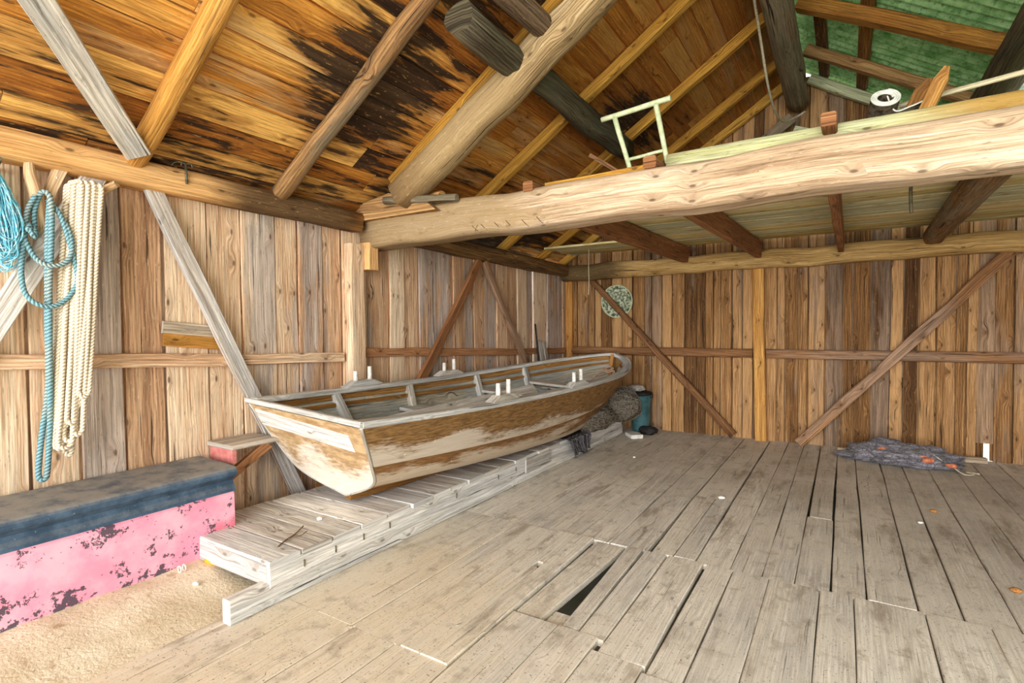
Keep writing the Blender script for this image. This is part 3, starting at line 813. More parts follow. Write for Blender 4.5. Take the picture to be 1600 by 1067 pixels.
# ------------------------------------------------------------------ the rowing boat
boat = thing('rowing_boat', 'old clinker-built wooden rowing boat with worn brown varnish on the platform', 'boat', (-2.93, 4.4, DZ))
def xc(y): return float(np.interp(y, [2.2, 4.4, 5.4, 6.2, 7.0], [-2.98, -2.94, -2.88, -2.79, -2.68]))
NS = 10
stS = [(-2.43, 2.20, .905), (-2.375, 2.8, .885), (-2.345, 3.5, .865), (-2.325, 4.4, .85), (-2.29, 5.4, .858), (-2.265, 6.2, .90), (-2.36, 6.68, .965), (-2.505, 6.93, 1.035), (-2.68, 7.0, 1.09)]
stP = [(-3.51, 2.17, .985), (-3.54, 2.8, .972), (-3.555, 3.5, .962), (-3.55, 4.4, .962), (-3.46, 5.4, .99), (-3.23, 6.2, 1.04), (-2.98, 6.7, 1.075), (-2.80, 6.92, 1.09), (-2.68, 7.0, 1.09)]
l1S = [(-2.55, 2.39, .615), (-2.505, 2.9, .588), (-2.465, 3.5, .558), (-2.445, 4.4, .525), (-2.43, 5.4, .535), (-2.46, 6.15, .60), (-2.54, 6.6, .68), (-2.62, 6.85, .735), (-2.685, 6.975, .79)]
l2S = [(-2.65, 2.49, .455), (-2.61, 2.9, .43), (-2.585, 3.5, .39), (-2.58, 4.4, .335), (-2.57, 5.4, .318), (-2.61, 6.15, .385), (-2.65, 6.55, .465), (-2.68, 6.78, .52), (-2.69, 6.92, .565)]
kl = [(-2.985, 2.56, .315), (-2.97, 2.9, .297), (-2.96, 3.5, .287), (-2.94, 4.4, .282), (-2.88, 5.4, .288), (-2.79, 6.1, .33), (-2.74, 6.45, .375), (-2.71, 6.65, .42), (-2.70, 6.80, .47)]
def mir(L, dz):
    out = []
    for i, (x, y, z) in enumerate(L):
        f = 1 - i/(len(L)-1)
        out.append((2*xc(y)-x, y, z+dz*min(1, f*1.6)))
    return out
l1P = mir(l1S, .07); l2P = mir(l2S, .035)
l1P[0] = (-3.49, 2.37, .67); l2P[0] = (-3.38, 2.49, .455)
def side(sh, a, b, k): return [cat(q, NS) for q in (sh, a, b, k)]
SS = side(stS, l1S, l2S, kl); PP = side(stP, l1P, l2P, kl)
def cross(L, i, f, s):
    """point on section i, strake s, fraction f down it (rounded section)"""
    P = [L[q][i] for q in range(4)]
    Q = [P[0]+(P[0]-P[1])*.9] + P + [P[3]+(P[3]-P[2])*.8]
    a, b, c, d = Q[s:s+4]
    return .5*((2*b)+(c-a)*f+(2*a-5*b+4*c-d)*f*f+(3*b-a-3*c+d)*f**3)
def sect(L, i, t):
    s = min(2, int(t)); return cross(L, i, t-s, s)
NI = len(SS[0])
def outn(L, i, t):
    a = sect(L, i, max(0, t-.1)); b = sect(L, i, min(3, t+.1))
    c0 = sect(L, max(0, i-1), t); c1 = sect(L, min(NI-1, i+1), t)
    n = (b-a).cross(c1-c0)
    if n.length < 1e-7: n = V((1, 0, 0))
    n.normalize()
    ctr = V((xc(a.y), a.y, .8))
    if n.dot(a-ctr) < 0: n = -n
    return n
for L in (SS, PP):
    for s, mat in enumerate((M_strake1, M_strake2, M_strake3)):
        mb = MB(); m = 6
        rn = (R(.2, .8), random.random(), random.random())
        O = []; I = []; uvs = []
        leng = 0
        for i in range(NI):
            if i: leng += (L[0][i]-L[0][i-1]).length
            ro = []; ri = []; ru = []
            for j in range(m+1):
                f = j/m; p = sect(L, i, s+f*.999); n = outn(L, i, s+f*.999)
                lap = .013*f*(1-.85*(i/(NI-1))**6) if s < 2 else 0
                ro.append(p+n*(lap+.004)); ri.append(p-n*(.016-lap)); ru.append((leng, f))
            O.append(ro); I.append(ri); uvs.append(ru)
        fl = (L is PP)
        mb.grid(O, uvs, rn, True, flip=not fl)
        uvi = [[(u_, .15+.1*f_) for u_, f_ in row] for row in uvs]
        mb.grid(I, uvi, rn, True, flip=fl)
        for e in (0, m):
            mb.grid([[O[i][e], I[i][e]] for i in range(NI)], [[(uvs[i][e][0], 1.0), (uvs[i][e][0], 1.0)] for i in range(NI)], rn, False, flip=(e == 0) != fl)
        mb.grid([[O[0][j], I[0][j]] for j in range(m+1)], [[(0, .9), (0, .9)]]*(m+1), rn, False, flip=fl)
        mb.build('strake', mat, boat)
        # weathered lining on the inside of the planking
    mb = MB(); Pn = []; U_ = []
    for i in range(NI):
        row = []; ru = []
        for j in range(13):
            tt = j/12*2.99; p = sect(L, i, tt); n = outn(L, i, tt)
            row.append(p-n*.020); ru.append((p.y, j*.07))
        Pn.append(row); U_.append(ru)
    mb.grid(Pn, U_, None, True, flip=(L is PP))
    mb.build('inner_lining', M_inside, boat)
# transom
TN = V((0, -1, -.6)).normalized()
mb = MB(); rows = []; ru = []
for j in range(19):
    t = j/18*2.999
    a = sect(PP, 0, t); b = sect(SS, 0, t)
    rows.append([a.lerp(b, q/8) for q in range(9)]); ru.append([(q*.14, 1-(1-j/18)) for q in range(9)])
rn = (.4, .3, .6)
off = TN*.016
mb.grid([[p+off for p in r_] for r_ in rows], ru, rn, False, flip=False)
mb.grid([[p-off for p in r_] for r_ in rows], ru, rn, False, flip=True)
ol = [r_[0] for r_ in rows] + [r_[-1] for r_ in reversed(rows)]
mb.grid([[p+off for p in ol], [p-off for p in ol]], [[(i*.05, .8) for i in range(len(ol))]]*2, rn, False, flip=True)
mb.build('transom', M_transom, boat)
mb = MB()
ext = ol[:]
mb.tube([p+TN*.012 for p in cat(ext[:19], 1)], .010, 6)
mb.tube([p+TN*.012 for p in cat(ext[19:], 1)], .010, 6)
mb.build('transom_edge', M_boatgrey, boat)
mb = MB(); mb.board(V((-3.485, 2.255, .905))+TN*.035, V((-2.60, 2.31, .795))+TN*.035, .145, .032, TN, jit=.003)
mb.build('transom_plank', M_slip, boat)['label'] = 'whitish bare plank nailed across the transom'
mb = MB(); mb.board((-3.55, 2.185, .995), (-2.42, 2.21, .915), .075, .035, (0, .2, 1), jit=.003); mb.build('transom_cap', M_boatgrey, boat)
# gunwales, inwales
def gun(L, inw, w, t, mat, name, dz):
    mb = MB(); c = .006
    pts = []
    for i in range(NI):
        p = L[0][i]; d = V((xc(p.y)-p.x, 0, 0)); k = d.length; d = d.normalized() if k > 1e-4 else V((0, -1, 0))
        y_ = min(1, k/.25)
        pts.append(p + d*inw*y_ + V((0, -inw*(1-y_), dz)))
    a, b = w/2, t/2
    prof = [(-a+c, -b), (a-c, -b), (a, -b+c), (a, b-c), (a-c, b), (-a+c, b), (-a, b-c), (-a, -b+c)]
    mb.sweep(prof, pts, (0, 0, 1)); return mb.build(name, mat, boat)
gun(SS, .035, .105, .042, M_boatgrey, 'gunwale', .012)
gun(PP, .035, .085, .040, M_boatgrey, 'gunwale', .012)
def stringer(L, tt, w, t, mat, name, inn):
    mb = MB(); pts = [sect(L, i, tt)-outn(L, i, tt)*inn for i in range(1, NI-3)]
    a, b = w/2, t/2
    mb.sweep([(-a, -b), (a, -b), (a, b), (-a, b)], pts, (0, 0, 1)); mb.build(name, mat, boat)
for L in (SS, PP):
    stringer(L, .32, .022, .03, M_varn, 'riser', .03)
    stringer(L, .10, .02, .07, M_varn, 'inwale', .03)
def idx(L, y): return min(range(NI), key=lambda i: abs(L[0][i].y-y))
for yy in (2.85, 3.78, 4.80, 5.7):
    for L in (SS, PP):
        i = idx(L, yy); mb = MB()
        pts = [sect(L, i, t_)-outn(L, i, t_)*.045 for t_ in np.linspace(.05, 2.9, 12)]
        mb.sweep([(-.028, -.024), (.028, -.024), (.028, .024), (-.028, .024)], pts, (0, 1, 0), scale=lambda f: (1, 1.3-.2*f)); mb.build('rib', M_boatgrey, boat)
def thwart(y, w, z, dzp=.05, name='thwart', mat=None, t=.03):
    def reach(L, zz):
        xs = []
        for yy in (y-w/2, y+w/2):
            i = idx(L, yy); q = [sect(L, i, t_)-outn(L, i, t_)*.03 for t_ in np.linspace(0, 2.9, 60)]
            xs.append(min(q, key=lambda p: abs(p.z-zz)).x)
        return max(xs) if L is PP else min(xs)
    a = V((reach(SS, z-t/2), y, z)); b = V((reach(PP, z+dzp-t/2), y, z+dzp))
    mb = MB(); mb.board(b, a, w, t, (0, 0, 1), jit=.003); mb.build(name, mat or M_boatgrey, boat)
thwart(2.62, .36, .665, name='stern_seat'); thwart(3.70, .25, .70); thwart(4.93, .27, .735); thwart(5.75, .24, .76)
mb = MB()
for k_ in range(4):
    x = -3.13+k_*.125; mb.board((x, 3.1, .405), (x+.10, 5.6, .405), .115, .018, (0, 0, 1), jit=.002)
mb.build('bottom_boards', M_inside, boat)
mb = MB()
for k_, (xa, xb) in enumerate(((-3.24, -2.98), (-3.08, -2.86), (-2.92, -2.74), (-2.76, -2.64), (-2.60, -2.52))):
    mb.board((xa+.03, 5.88, .725-.008*k_), (xb, 6.68-.1*abs(k_-2), .76), .155, .02, (0, 0, 1), jit=.003)
mb.build('fore_sheets', M_boatgrey, boat)
# keel and stem
mb = MB(); mb.sweep([(-.03, -.024), (.03, -.024), (.03, .024), (-.03, .024)], [(p.x, p.y, p.z-.014) if i < 50 else p+V((0, .01, -.012)) for i, p in enumerate(SS[3])], (0, 0, 1)); mb.build('keel', M_varn, boat)
mb = MB(); mb.sweep([(-.022, -.03), (.022, -.03), (.022, .03), (-.022, .03)], cat([(-2.70, 6.80, .44), (-2.692, 6.94, .56), (-2.683, 7.0, .79), (-2.68, 7.02, 1.12)], 5), (1, 0, 0)); mb.build('stem', M_boatgrey, boat)
mb = MB(); mb.board((-2.70, 6.78, .60), (-2.69, 6.93, 1.10), .05, .06, (0, -1, .2), jit=.002); mb.build('stem_post', M_varn, boat)
# rowlock blocks with thole pins
def rowlock(x, y, z, ang, tilt, h0, h1):
    mb = MB(); d = V((math.sin(ang), math.cos(ang), tilt)).normalized()
    prof = [(-.045, 0), (.045, 0), (.04, .048), (-.04, .048)]
    mb.sweep(prof, [V((x, y, z))-d*.20, V((x, y, z))-d*.10, V((x, y, z))+d*.10, V((x, y, z))+d*.20], (0, 0, 1), scale=[(1, .15), (1, 1), (1, 1), (1, .15)])
    o = mb.build('rowlock_block', M_boatgrey, boat)
    for q, h in ((-.075, h0), (.085, h1)):
        p = V((x, y, z+.03))+d*q
        mb = MB(); mb.log(p, p+V((0, 0, h)), .021, .018, k=10, seg=3, rough=.03); c = mb.build('thole_pin', M_white, boat)
        c.parent = o
rowlock(-2.375, 3.66, .895, -.02, -.01, .115, .135)
rowlock(-2.325, 4.99, .885, .02, .01, .115, .135)
rowlock(-3.525, 3.20, 1.0, 0, 0, .10, .13)
rowlock(-3.52, 4.38, .998, 0, 0, .10, .13)
# a loose plank (oar) lying inside the boat, rope at the bow
mb = MB(); mb.board((-3.02, 2.80, .745), (-2.93, 5.16, .80), .115, .03, (.75, 0, .6), jit=.003)
tag(mb.build('oar_plank', M_plank), 'long grey plank lying lengthwise inside the boat across the seats', 'plank')
mb = MB()
mb.tube(cat([(-2.66, 6.80, .95), (-2.72, 6.74, .93), (-2.68, 6.70, .90), (-2.62, 6.76, .92), (-2.68, 6.80, .94), (-2.74, 6.70, .92), (-2.66, 6.66, .88), (-2.58, 6.68, .90), (-2.55, 6.62, .86)], 6), .010, 7)
mb.tube(cat([(-2.66, 6.78, .94), (-2.60, 6.70, .86), (-2.62, 6.60, .79), (-2.70, 6.52, .775)], 6), .010, 7)
mb.tube(cat([(-2.70, 6.78, .93), (-2.78, 6.62, .86), (-2.84, 6.50, .785)], 6), .009, 7)
tag(mb.build('bow_rope', ropemat('rope_pinkish', '#d9b79a', '#8f6a52')), 'knotted pinkish rope lying in the bow of the boat', 'rope')
# two grey boards and a dark stick stand between boat and wall
for nm, yy, yt, w, mat, lab in (('leaning_board', 6.78, 6.56, .085, M_plank, 'grey board standing behind the boat bow, left one of two leaning on the left wall'),
                                ('leaning_board', 6.90, 6.69, .07, M_plank, 'grey narrow board standing behind the boat bow, right one of two on the left wall')):
    mb = MB(); mb.board((xw(yy)+.16, yy, .0), (xw(yt)+.085, yt, 1.30 if w > .08 else 1.27), w, .028, (1, 0, 0), jit=.003)
    tag(mb.build(nm, mat), lab, 'board')
mb = MB(); mb.log((xw(6.7)+.11, 6.66, .0), (xw(6.4)+.10, 6.42, 1.53), .017, .012, k=8)
tag(mb.build('dark_stick', M_black), 'thin dark stick leaning on the left wall beside two grey boards', 'stick')

# ------------------------------------------------------------------ pink chest with the navy top
FZ = .105
chest = thing('painted_chest', 'long chest with pink flaking body and dusty navy moulded lid', 'chest', (-3.48, 1.0, FZ))
def prism(mb, prof, y0, y1, bulge=0, n=10):
    mb.sweep([(-a, b) for a, b in prof][::-1], [(0, y0+(y1-y0)*i/n, 0) for i in range(n+1)], (0, 0, 1))
XB, XF = -3.765, -3.285
mb = MB()
def yprof(mb, prof, y0, y1, n=8, rn=None):
    # prof as (x,z), swept along +y : side = t x up = +x
    mb.sweep(prof, [(0, y0+(y1-y0)*i/n, 0) for i in range(n+1)], (0, 0, 1), rn=rn)
yprof(mb, [(XB, FZ-.03), (XF, FZ-.03), (XF+.004, .30), (XF+.002, .452), (XF-.012, .462), (XB, .462)], -.2, 1.905)
mb.build('chest_body', M_pink, chest)
mb = MB()
arc = [(XF-.035+.045*math.cos(a), .585+.034*math.sin(a)) for a in np.linspace(-1.3, 1.5, 8)]
prof = [(XB, .462), (XF-.012, .463), (XF-.016, .480), (XF-.034, .505), (XF-.046, .53), (XF-.03, .545)] + arc + [(XF-.10, .624), (XB+.05, .632), (XB, .625)]
yprof(mb, prof, -.2, 1.925)
mb.build('chest_lid', M_navy, chest)

# wall shelf behind the chest
sh = thing('wall_shelf', 'small grey board shelf on the left wall between chest and boat', 'shelf', (xw(2.2)+.0, 2.2, .70))
mb = MB(); mb.board((xw(2.3)+.175, 2.0, .70), (xw(2.3)+.175, 2.34, .70), .32, .03, (0, 0, 1), jit=.004); mb.build('shelf_board', M_shelf, sh)
mb = MB(); mb.board((xw(2.03)+.03, 2.03, .635), (xw(2.03)+.30, 2.03, .635), .10, .03, (0, 1, 0), jit=.002); mb.build('bracket_board', M_redw, sh)['label'] = 'red painted bracket board'
mb = MB(); mb.board((xw(2)+.10, 2.06, .42), (xw(2.3)+.24, 2.32, .665), .07, .03, (1, 0, .1), jit=.003); mb.build('diagonal_strut', M_brown, sh)
mb = MB(); mb.log((xw(3)+.15, 2.86, .125), (xw(3)+.15, 3.2, .125), .125, .12, up=(0, 0, 1))
tag(mb.build('log_end', M_stake), 'cut log lying on the floor behind the platform by the left wall', 'log')
# two boards nailed to the wall
mb = MB(); mb.board((xw(1.9)+.015, 1.735, 1.515), (xw(1.9)+.015, 2.12, 1.475), .082, .024, (1, 0, 0), jit=.002)
tag(mb.build('patch_board', M_shelf), 'grey upper patch board nailed on the left wall above the rail', 'board')
mb = MB(); mb.board((xw(1.9)+.015, 1.735, 1.43), (xw(1.9)+.015, 2.14, 1.39), .084, .024, (1, 0, 0), jit=.002)
tag(mb.build('patch_board', M_orange), 'orange lower patch board nailed on the left wall just above the rail', 'board')

# ------------------------------------------------------------------ ropes and hooks on the left wall
def L_(y, z, off=.10): return V((xw(y)+off, y, z))
# forked branch hooks
hk = thing('branch_hook', 'curved antler-like branch hook on the left wall holding the blue rope', 'hook', (xw(1.1), 1.1, 2.05))
mb = MB(); pts = cat([L_(1.13, 2.0, .03), L_(1.115, 2.10, .07), L_(1.085, 2.24, .115), L_(1.062, 2.33, .125), L_(1.06, 2.43, .12)], 6)
mb.tube(pts, .026, 10, rad=lambda f: 1.0+.25*math.sin(f*3)-.35*f**3); mb.build('hook_branch', M_horn, hk)
hk = thing('branch_hook', 'flat notched branch hook on the left wall reaching up over the wall plate', 'hook', (xw(1.16), 1.16, 2.2))
mb = MB(); pts = cat([L_(1.150, 2.20, .05), L_(1.163, 2.28, .08), L_(1.20, 2.40, .11), L_(1.243, 2.51, .12)], 6)
mb.sweep([(-.026, -.018), (.026, -.018), (.03, 0), (.026, .018), (-.026, .018), (-.03, 0)], pts, (1, 0, 0), scale=lambda f: (1.05-.1*math.sin(f*6), 1.0), smooth=False)
mb.build('hook_branch', M_horn, hk)
for f in (.55, .75, .88):
    q = pts[int(f*(len(pts)-1))]; mb = MB(); mb.ball(q+V((.018, 0, 0)), (.005, .006, .006), 5, 8); mb.build('nail_head', M_white, hk)
mb = MB(); mb.log(L_(1.31, 2.24, .03), L_(1.425, 2.345, .21), .021, .019, k=10, rough=.12, squareness=.4)
tag(mb.build('wooden_peg', M_peg), 'short pale wooden peg on the left wall carrying the white rope', 'peg')

def fall(mb, y, x, ztop, zbot, w, r=.0125, sway=.012, n=14):
    """one hanging loop of a hank: up over the peg, down, round the bottom"""
    pts = []
    sdd = R(0, 50)
    def wob(f): return sway*mnoise.noise(V((f*2.2, sdd, 0))), sway*mnoise.noise(V((f*2.2, sdd, 9)))
    for i in range(n):
        f = i/(n-1); a, b = wob(f); pts.append(V((x+b+.012*f, y-w*.25-w*.25*f+a*f-.10*f*(1-.0), ztop+(zbot-ztop)*f)))
    yc = pts[-1].y + w/2
    for i in range(1, 8):
        th = math.pi*i/8; pts.append(V((pts[n-1].x+.01*math.sin(th), yc-w/2*math.cos(th), zbot-w*.62*math.sin(th))))
    for i in range(n):
        f = 1-i/(n-1); a, b = wob(f+3); pts.append(V((x+.02+b, y+w*.25+w*.25*f+a*f-.10*f, ztop+(zbot-ztop)*f)))
    top = [V((x+.015, y+w*.12, ztop+.022)), V((x+.0, y-w*.12, ztop+.022))]
    mb.tube(cat(pts+top+[pts[0]], 3), r, 8, caps=False)
mb = MB()
for k in range(16):
    f = k/15
    yy = 1.225+.115*f+R(-.004, .004)
    fall(mb, yy, xw(1.3)+.125+.055*((k*5) % 4)/3+.02*f, 2.285+.015*math.sin(3*f)+R(-.01, .01), R(.86, 1.12)+.12*f*R(0, 1), R(.03, .06))
mb.tube(cat([V((xw(1.2)+.15, 1.205, 2.2)), V((xw(1.2)+.15, 1.17, 1.8)), V((xw(1.2)+.13, 1.14, 1.3)), V((xw(1.2)+.13, 1.13, 1.05)), V((xw(1.2)+.13, 1.16, .86)), V((xw(1.2)+.14, 1.185, .80)), V((xw(1.2)+.14, 1.20, .84)), V((xw(1.2)+.14, 1.19, .95))], 6), .0125, 8)
tag(mb.build('rope_hank', M_rope), 'thick hank of white twisted rope hanging in long loops on the left wall', 'rope')

mb = MB()
# long blue fall with bight at the bottom
mb.tube(cat([L_(1.085, 2.00, .10), L_(1.075, 2.13, .12), L_(1.10, 2.235, .15), L_(1.125, 2.20, .19), L_(1.125, 2.0, .185), L_(1.112, 1.7, .175), L_(1.105, 1.3, .17), L_(1.10, 1.0, .165), L_(1.085, .75, .16), L_(1.075, .70, .155), L_(1.055, .70, .15), L_(1.05, .76, .15), L_(1.07, .95, .15), L_(1.10, 1.2, .155), L_(1.105, 1.6, .16), L_(1.115, 2.0, .165), L_(1.13, 2.19, .16)], 7), .0135, 8)
# wide loose loops
mb.tube(cat([L_(1.12, 2.20, .17), L_(1.165, 2.12, .19), L_(1.20, 1.97, .20), L_(1.225, 1.83, .20), L_(1.22, 1.74, .20), L_(1.17, 1.66, .20), L_(1.11, 1.625, .20), L_(1.05, 1.64, .19), L_(1.015, 1.70, .16), L_(1.01, 1.82, .14), L_(1.03, 2.0, .13), L_(1.045, 2.13, .13), L_(1.075, 2.215, .15)], 7), .0125, 8)
mb.tube(cat([L_(1.05, 2.14, .12), L_(1.025, 2.02, .13), L_(1.055, 1.90, .15), L_(1.10, 1.845, .19), L_(1.17, 1.86, .205), L_(1.205, 1.93, .205), L_(1.20, 2.03, .20), L_(1.175, 2.10, .19)], 7), .0125, 8)
for k in range(3): mb.tube(cat([L_(1.052+.006*k, 2.06-.02*k, .145), L_(1.035+.004*k, 2.03, .16), L_(1.06, 2.015-.012*k, .165), L_(1.068, 2.045, .14)], 5), .011, 7)
tag(mb.build('rope_hank', M_ropeb), 'faded blue and grey rope hanging in loose loops from the antler-like hook', 'rope')

# cyan twine
mb = MB()
for k in range(64):
    sdd = R(0, 99); w = R(.02, .115); cx0 = .905+R(-.02, .02); zt = R(2.26, 2.36); zb = R(1.80, 1.98) if random.random() < .75 else R(1.95, 2.1)
    off = R(.05, .16); pts = []
    for i in range(22):
        th = 2*math.pi*i/22
        ww = w*(.45+.55*(1-math.cos(th+math.pi))*.5) if False else w*(.35+.65*(.5-.5*math.cos(th)))
        # th=0 top, th=pi bottom
        y = cx0+.05*(.5-.5*math.cos(th))+ww*math.sin(th)+.013*mnoise.noise(V((i*.6, sdd, 0)))
        z = zb+(zt-zb)*(.5+.5*math.cos(th))+.012*mnoise.noise(V((i*.6, sdd, 5)))
        pts.append(L_(y, z, off+.02*mnoise.noise(V((i*.5, sdd, 8)))))
    mb.tube(cat(pts+[pts[0]], 3), .0028, 5, caps=False)
tag(mb.build('twine_bundle', M_cyan), 'tangled bundle of thin turquoise twine hanging at the left edge of the photo', 'twine')
mb = MB(); mb.log((xw(.95)+.0, .955, 2.34), (xw(.95)+.17, .935, 2.37), .012, .01, k=8); tag(mb.build('nail_peg', M_iron), 'iron nail in the left wall carrying the turquoise twine', 'nail')

# small metal hook on the plate
mb = MB(); hx = .155
mb.tube([L_(1.835, 2.44, hx+.01), L_(1.828, 2.48, hx+.02), L_(1.826, 2.56, hx+.02)], .008, 7)
for sg in (-1, 1): mb.tube(cat([L_(1.826, 2.555, hx+.02), L_(1.826+.012*sg, 2.57, hx+.025), L_(1.826+.030*sg, 2.568, hx+.03), L_(1.826+.034*sg, 2.545, hx+.032)], 4), .004, 6)
mb.tube(cat([L_(1.826, 2.56, hx+.02), L_(1.80, 2.572, hx+.01), L_(1.775, 2.568, hx-.02), L_(1.765, 2.55, hx-.03)], 4), .004, 6)
tag(mb.build('grapnel_hook', M_metal), 'small rusty three-pronged metal hook stuck in the plate above the white brace', 'hook')

# ------------------------------------------------------------------ things on the back wall
dk = thing('round_disc', 'round mottled greenish disc hung on the back wall behind the thin brace', 'disc', (-2.86, BY-.05, 1.86))
mb = MB()
prof = [(.0, .0), (.20, 0), (.215, .006), (.235, .012), (.245, .02), (.24, .034), (.205, .03), (.19, .02), (0, .02)]
P = []; U_ = []
for i in range(49):
    a = 2*math.pi*i/48
    P.append([V((-2.86+r*math.cos(a), BY-.015-d, 1.86+r*math.sin(a))) for r, d in prof]); U_.append([(a*.2, r) for r, d in prof])
mb.grid(P, U_, None, True); mb.build('disc_plate', M_plate_disc, dk)
mb = MB(); mb.tube([V((-2.86+.238*math.cos(2*math.pi*i/40), BY-.045, 1.86+.238*math.sin(2*math.pi*i/40))) for i in range(41)], .009, 6, caps=False)
mb.build('disc_rim', M_green, dk)
mb = MB(); mb.tube(cat([(-2.95, 6.72, 2.55), (-2.955, 6.72, 2.3), (-2.95, 6.72, 2.1), (-2.958, 6.72, 1.92)], 4), .006, 6, rad=lambda f: .7+.6*f)
tag(mb.build('hanging_string', M_cordl), 'thin pale string dangling from the loft in front of the back wall', 'string')
mb = MB(); mb.tube(cat([(.42, 5.0, 2.56), (.42, 5.0, 2.45), (.425, 5.0, 2.33)], 4), .012, 6)
tag(mb.build('iron_spike', M_iron), 'short iron spike hanging under the loft boards at right', 'spike')

# ------------------------------------------------------------------ nets, bucket under the bow
def lumpy(c, rad, amp=.22, fr=2.2, n=26, m=38, seed=0):
    mb = MB()
    def dev(d):
        q = 1+amp*mnoise.noise(d*fr+V((seed, 0, 0)))+amp*.55*mnoise.noise(d*fr*2.6+V((seed, 5, 0)))+amp*.25*mnoise.noise(d*fr*7+V((seed, 9, 0)))
        return q
    mb.ball(c, rad, n, m, dev); return mb, dev
def netting(mb, c, rad, dev, n, r=.0022, k=16, arc=(.6, 2.4), lift=1.015, zmin=None):
    """loose mesh threads running over a heap"""
    c = V(c)
    for _ in range(n):
        a = V((R(-1, 1), R(-1, 1), R(-.6, 1))).normalized(); b = a.orthogonal().normalized(); b.rotate(Matrix.Rotation(R(0, 6.28), 3, a))
        A = R(*arc); pts = []
        for i in range(k):
            th = A*i/(k-1)-A/2
            d = (a*math.cos(th)+b*math.sin(th)+V((R(-1, 1), R(-1, 1), R(-1, 1)))*.05).normalized()
            q = c+V((d.x*rad[0], d.y*rad[1], d.z*rad[2]))*dev(d)*(lift+R(0, .03))
            if zmin is not None: q.z = max(q.z, zmin)
            pts.append(q)
        mb.tube(cat(pts, 2), r, 4, caps=False)
def heap(name, label, cat_, c, rad, mat, thr, n, amp=.2, fr=2.2, seed=0, zmin=None, fold=0):
    t_ = thing(name, label, cat_, (c[0], c[1], c[2]-rad[2]))
    mb, dev = lumpy(c, rad, amp, fr, seed=seed)
    if zmin is not None:
        for p in mb.v: p.z = max(p.z, zmin)
    mb.build('net_heap', mat, t_)
    mb = MB(); netting(mb, c, rad, dev, n, zmin=zmin); o = mb.build('net_threads', thr, t_); o['kind'] = 'stuff'
    return t_
heap('fishing_net', 'rolled brownish fishing net lying under the bow on the platform end', 'fishing net', (-2.56, 6.02, .36), (.19, .46, .135), M_netbrown, M_cordg, 60, .2, 3.0, 3, .247)
heap('fishing_net', 'rounded grey-green net bundle under the bow nearest the teal bucket', 'fishing net', (-2.50, 6.72, .44), (.26, .32, .24), M_netbrown, M_cordg, 90, .12, 1.8, 8, .247)
# dark net hanging over the platform side
nt = thing('fishing_net', 'charcoal fishing net draped over the side of the platform below the bow', 'fishing net', (-2.58, 5.52, 0))
mb = MB(); P = []; U_ = []
for i in range(29):
    f = i/28; y = 5.18+.62*f
    row = []; ru = []
    for j in range(17):
        g_ = j/16
        x = -2.72+.16*min(1, g_*4)+.012*g_; z = .262 if g_ < .22 else .262-(g_-.22)/.78*(.245-.05*abs(math.sin(f*5)))
        yb = y+(.18*g_*(1-f)-.02*g_*f)
        fold = .014*math.sin(f*34+2*g_)+.012*mnoise.noise(V((f*9, g_*3, 0)))
        row.append(V((x+.018+max(-.012, fold)*(.3+g_), yb, z+.006*mnoise.noise(V((f*12, g_*7, 4)))))); ru.append((y, g_*.3))
    P.append(row); U_.append(ru)
mb.grid(P, U_)
mb.build('net_cloth', M_netdark, nt)
mb = MB()
for k in range(46):
    i = random.randrange(1, 28); d = R(-5, 5); pts = []
    for j in range(3, 17, 2):
        q = P[max(0, min(28, int(i+d*j/16)))][j]; pts.append(q+V((.007+R(0, .006), R(-.01, .01), 0)))
    mb.tube(cat(pts, 2), .0028, 4)
o = mb.build('net_threads', M_cordd, nt); o['kind'] = 'stuff'
bk = thing('bucket', 'teal plastic bucket with dark lid in the far corner behind the net', 'bucket', (-2.44, 7.36, 0))
mb = MB(); mb.sweep([(math.cos(2*math.pi*j/24), math.sin(2*math.pi*j/24)) for j in range(24)], [(-2.44, 7.36, z) for z in (.0, .02, .25, .44, .46, .52)], (0, 1, 0), scale=[.115, .12, .13, .14, .148, .148], smooth=True)
mb.build('bucket_body', M_teal, bk)
mb = MB(); mb.sweep([(math.cos(2*math.pi*j/24), math.sin(2*math.pi*j/24)) for j in range(24)], [(-2.44, 7.36, z) for z in (.515, .525, .55, .56)], (0, 1, 0), scale=[.155, .16, .16, .14], smooth=False)
mb.build('bucket_lid', M_black, bk)
mb = MB(); mb.tube(cat([(-2.29, 7.30, .5), (-2.25, 7.26, .49), (-2.24, 7.28, .53), (-2.31, 7.34, .555)], 5), .005, 6); mb.build('bucket_handle', M_black, bk)
mb, _d = lumpy((-2.50, 7.36, .605), (.12, .10, .05), .2, seed=31); tag(mb.build('cloth_bundle', M_plank), 'grey cloth bundle lying on the lid of the teal bucket', 'bundle')
mb, _d = lumpy((-2.27, 7.16, .055), (.13, .11, .06), .2, seed=22); tag(mb.build('rubber_boot', M_black), 'black rubber lump on the floor at the foot of the teal bucket', 'rubber')
mb = MB(); mb.board((-2.44, 6.95, .03), (-2.30, 6.78, .03), .16, .05, (0, 0, 1), jit=.006); tag(mb.build('white_block', M_white), 'small whitish block on the floor at the far end of the platform', 'block')

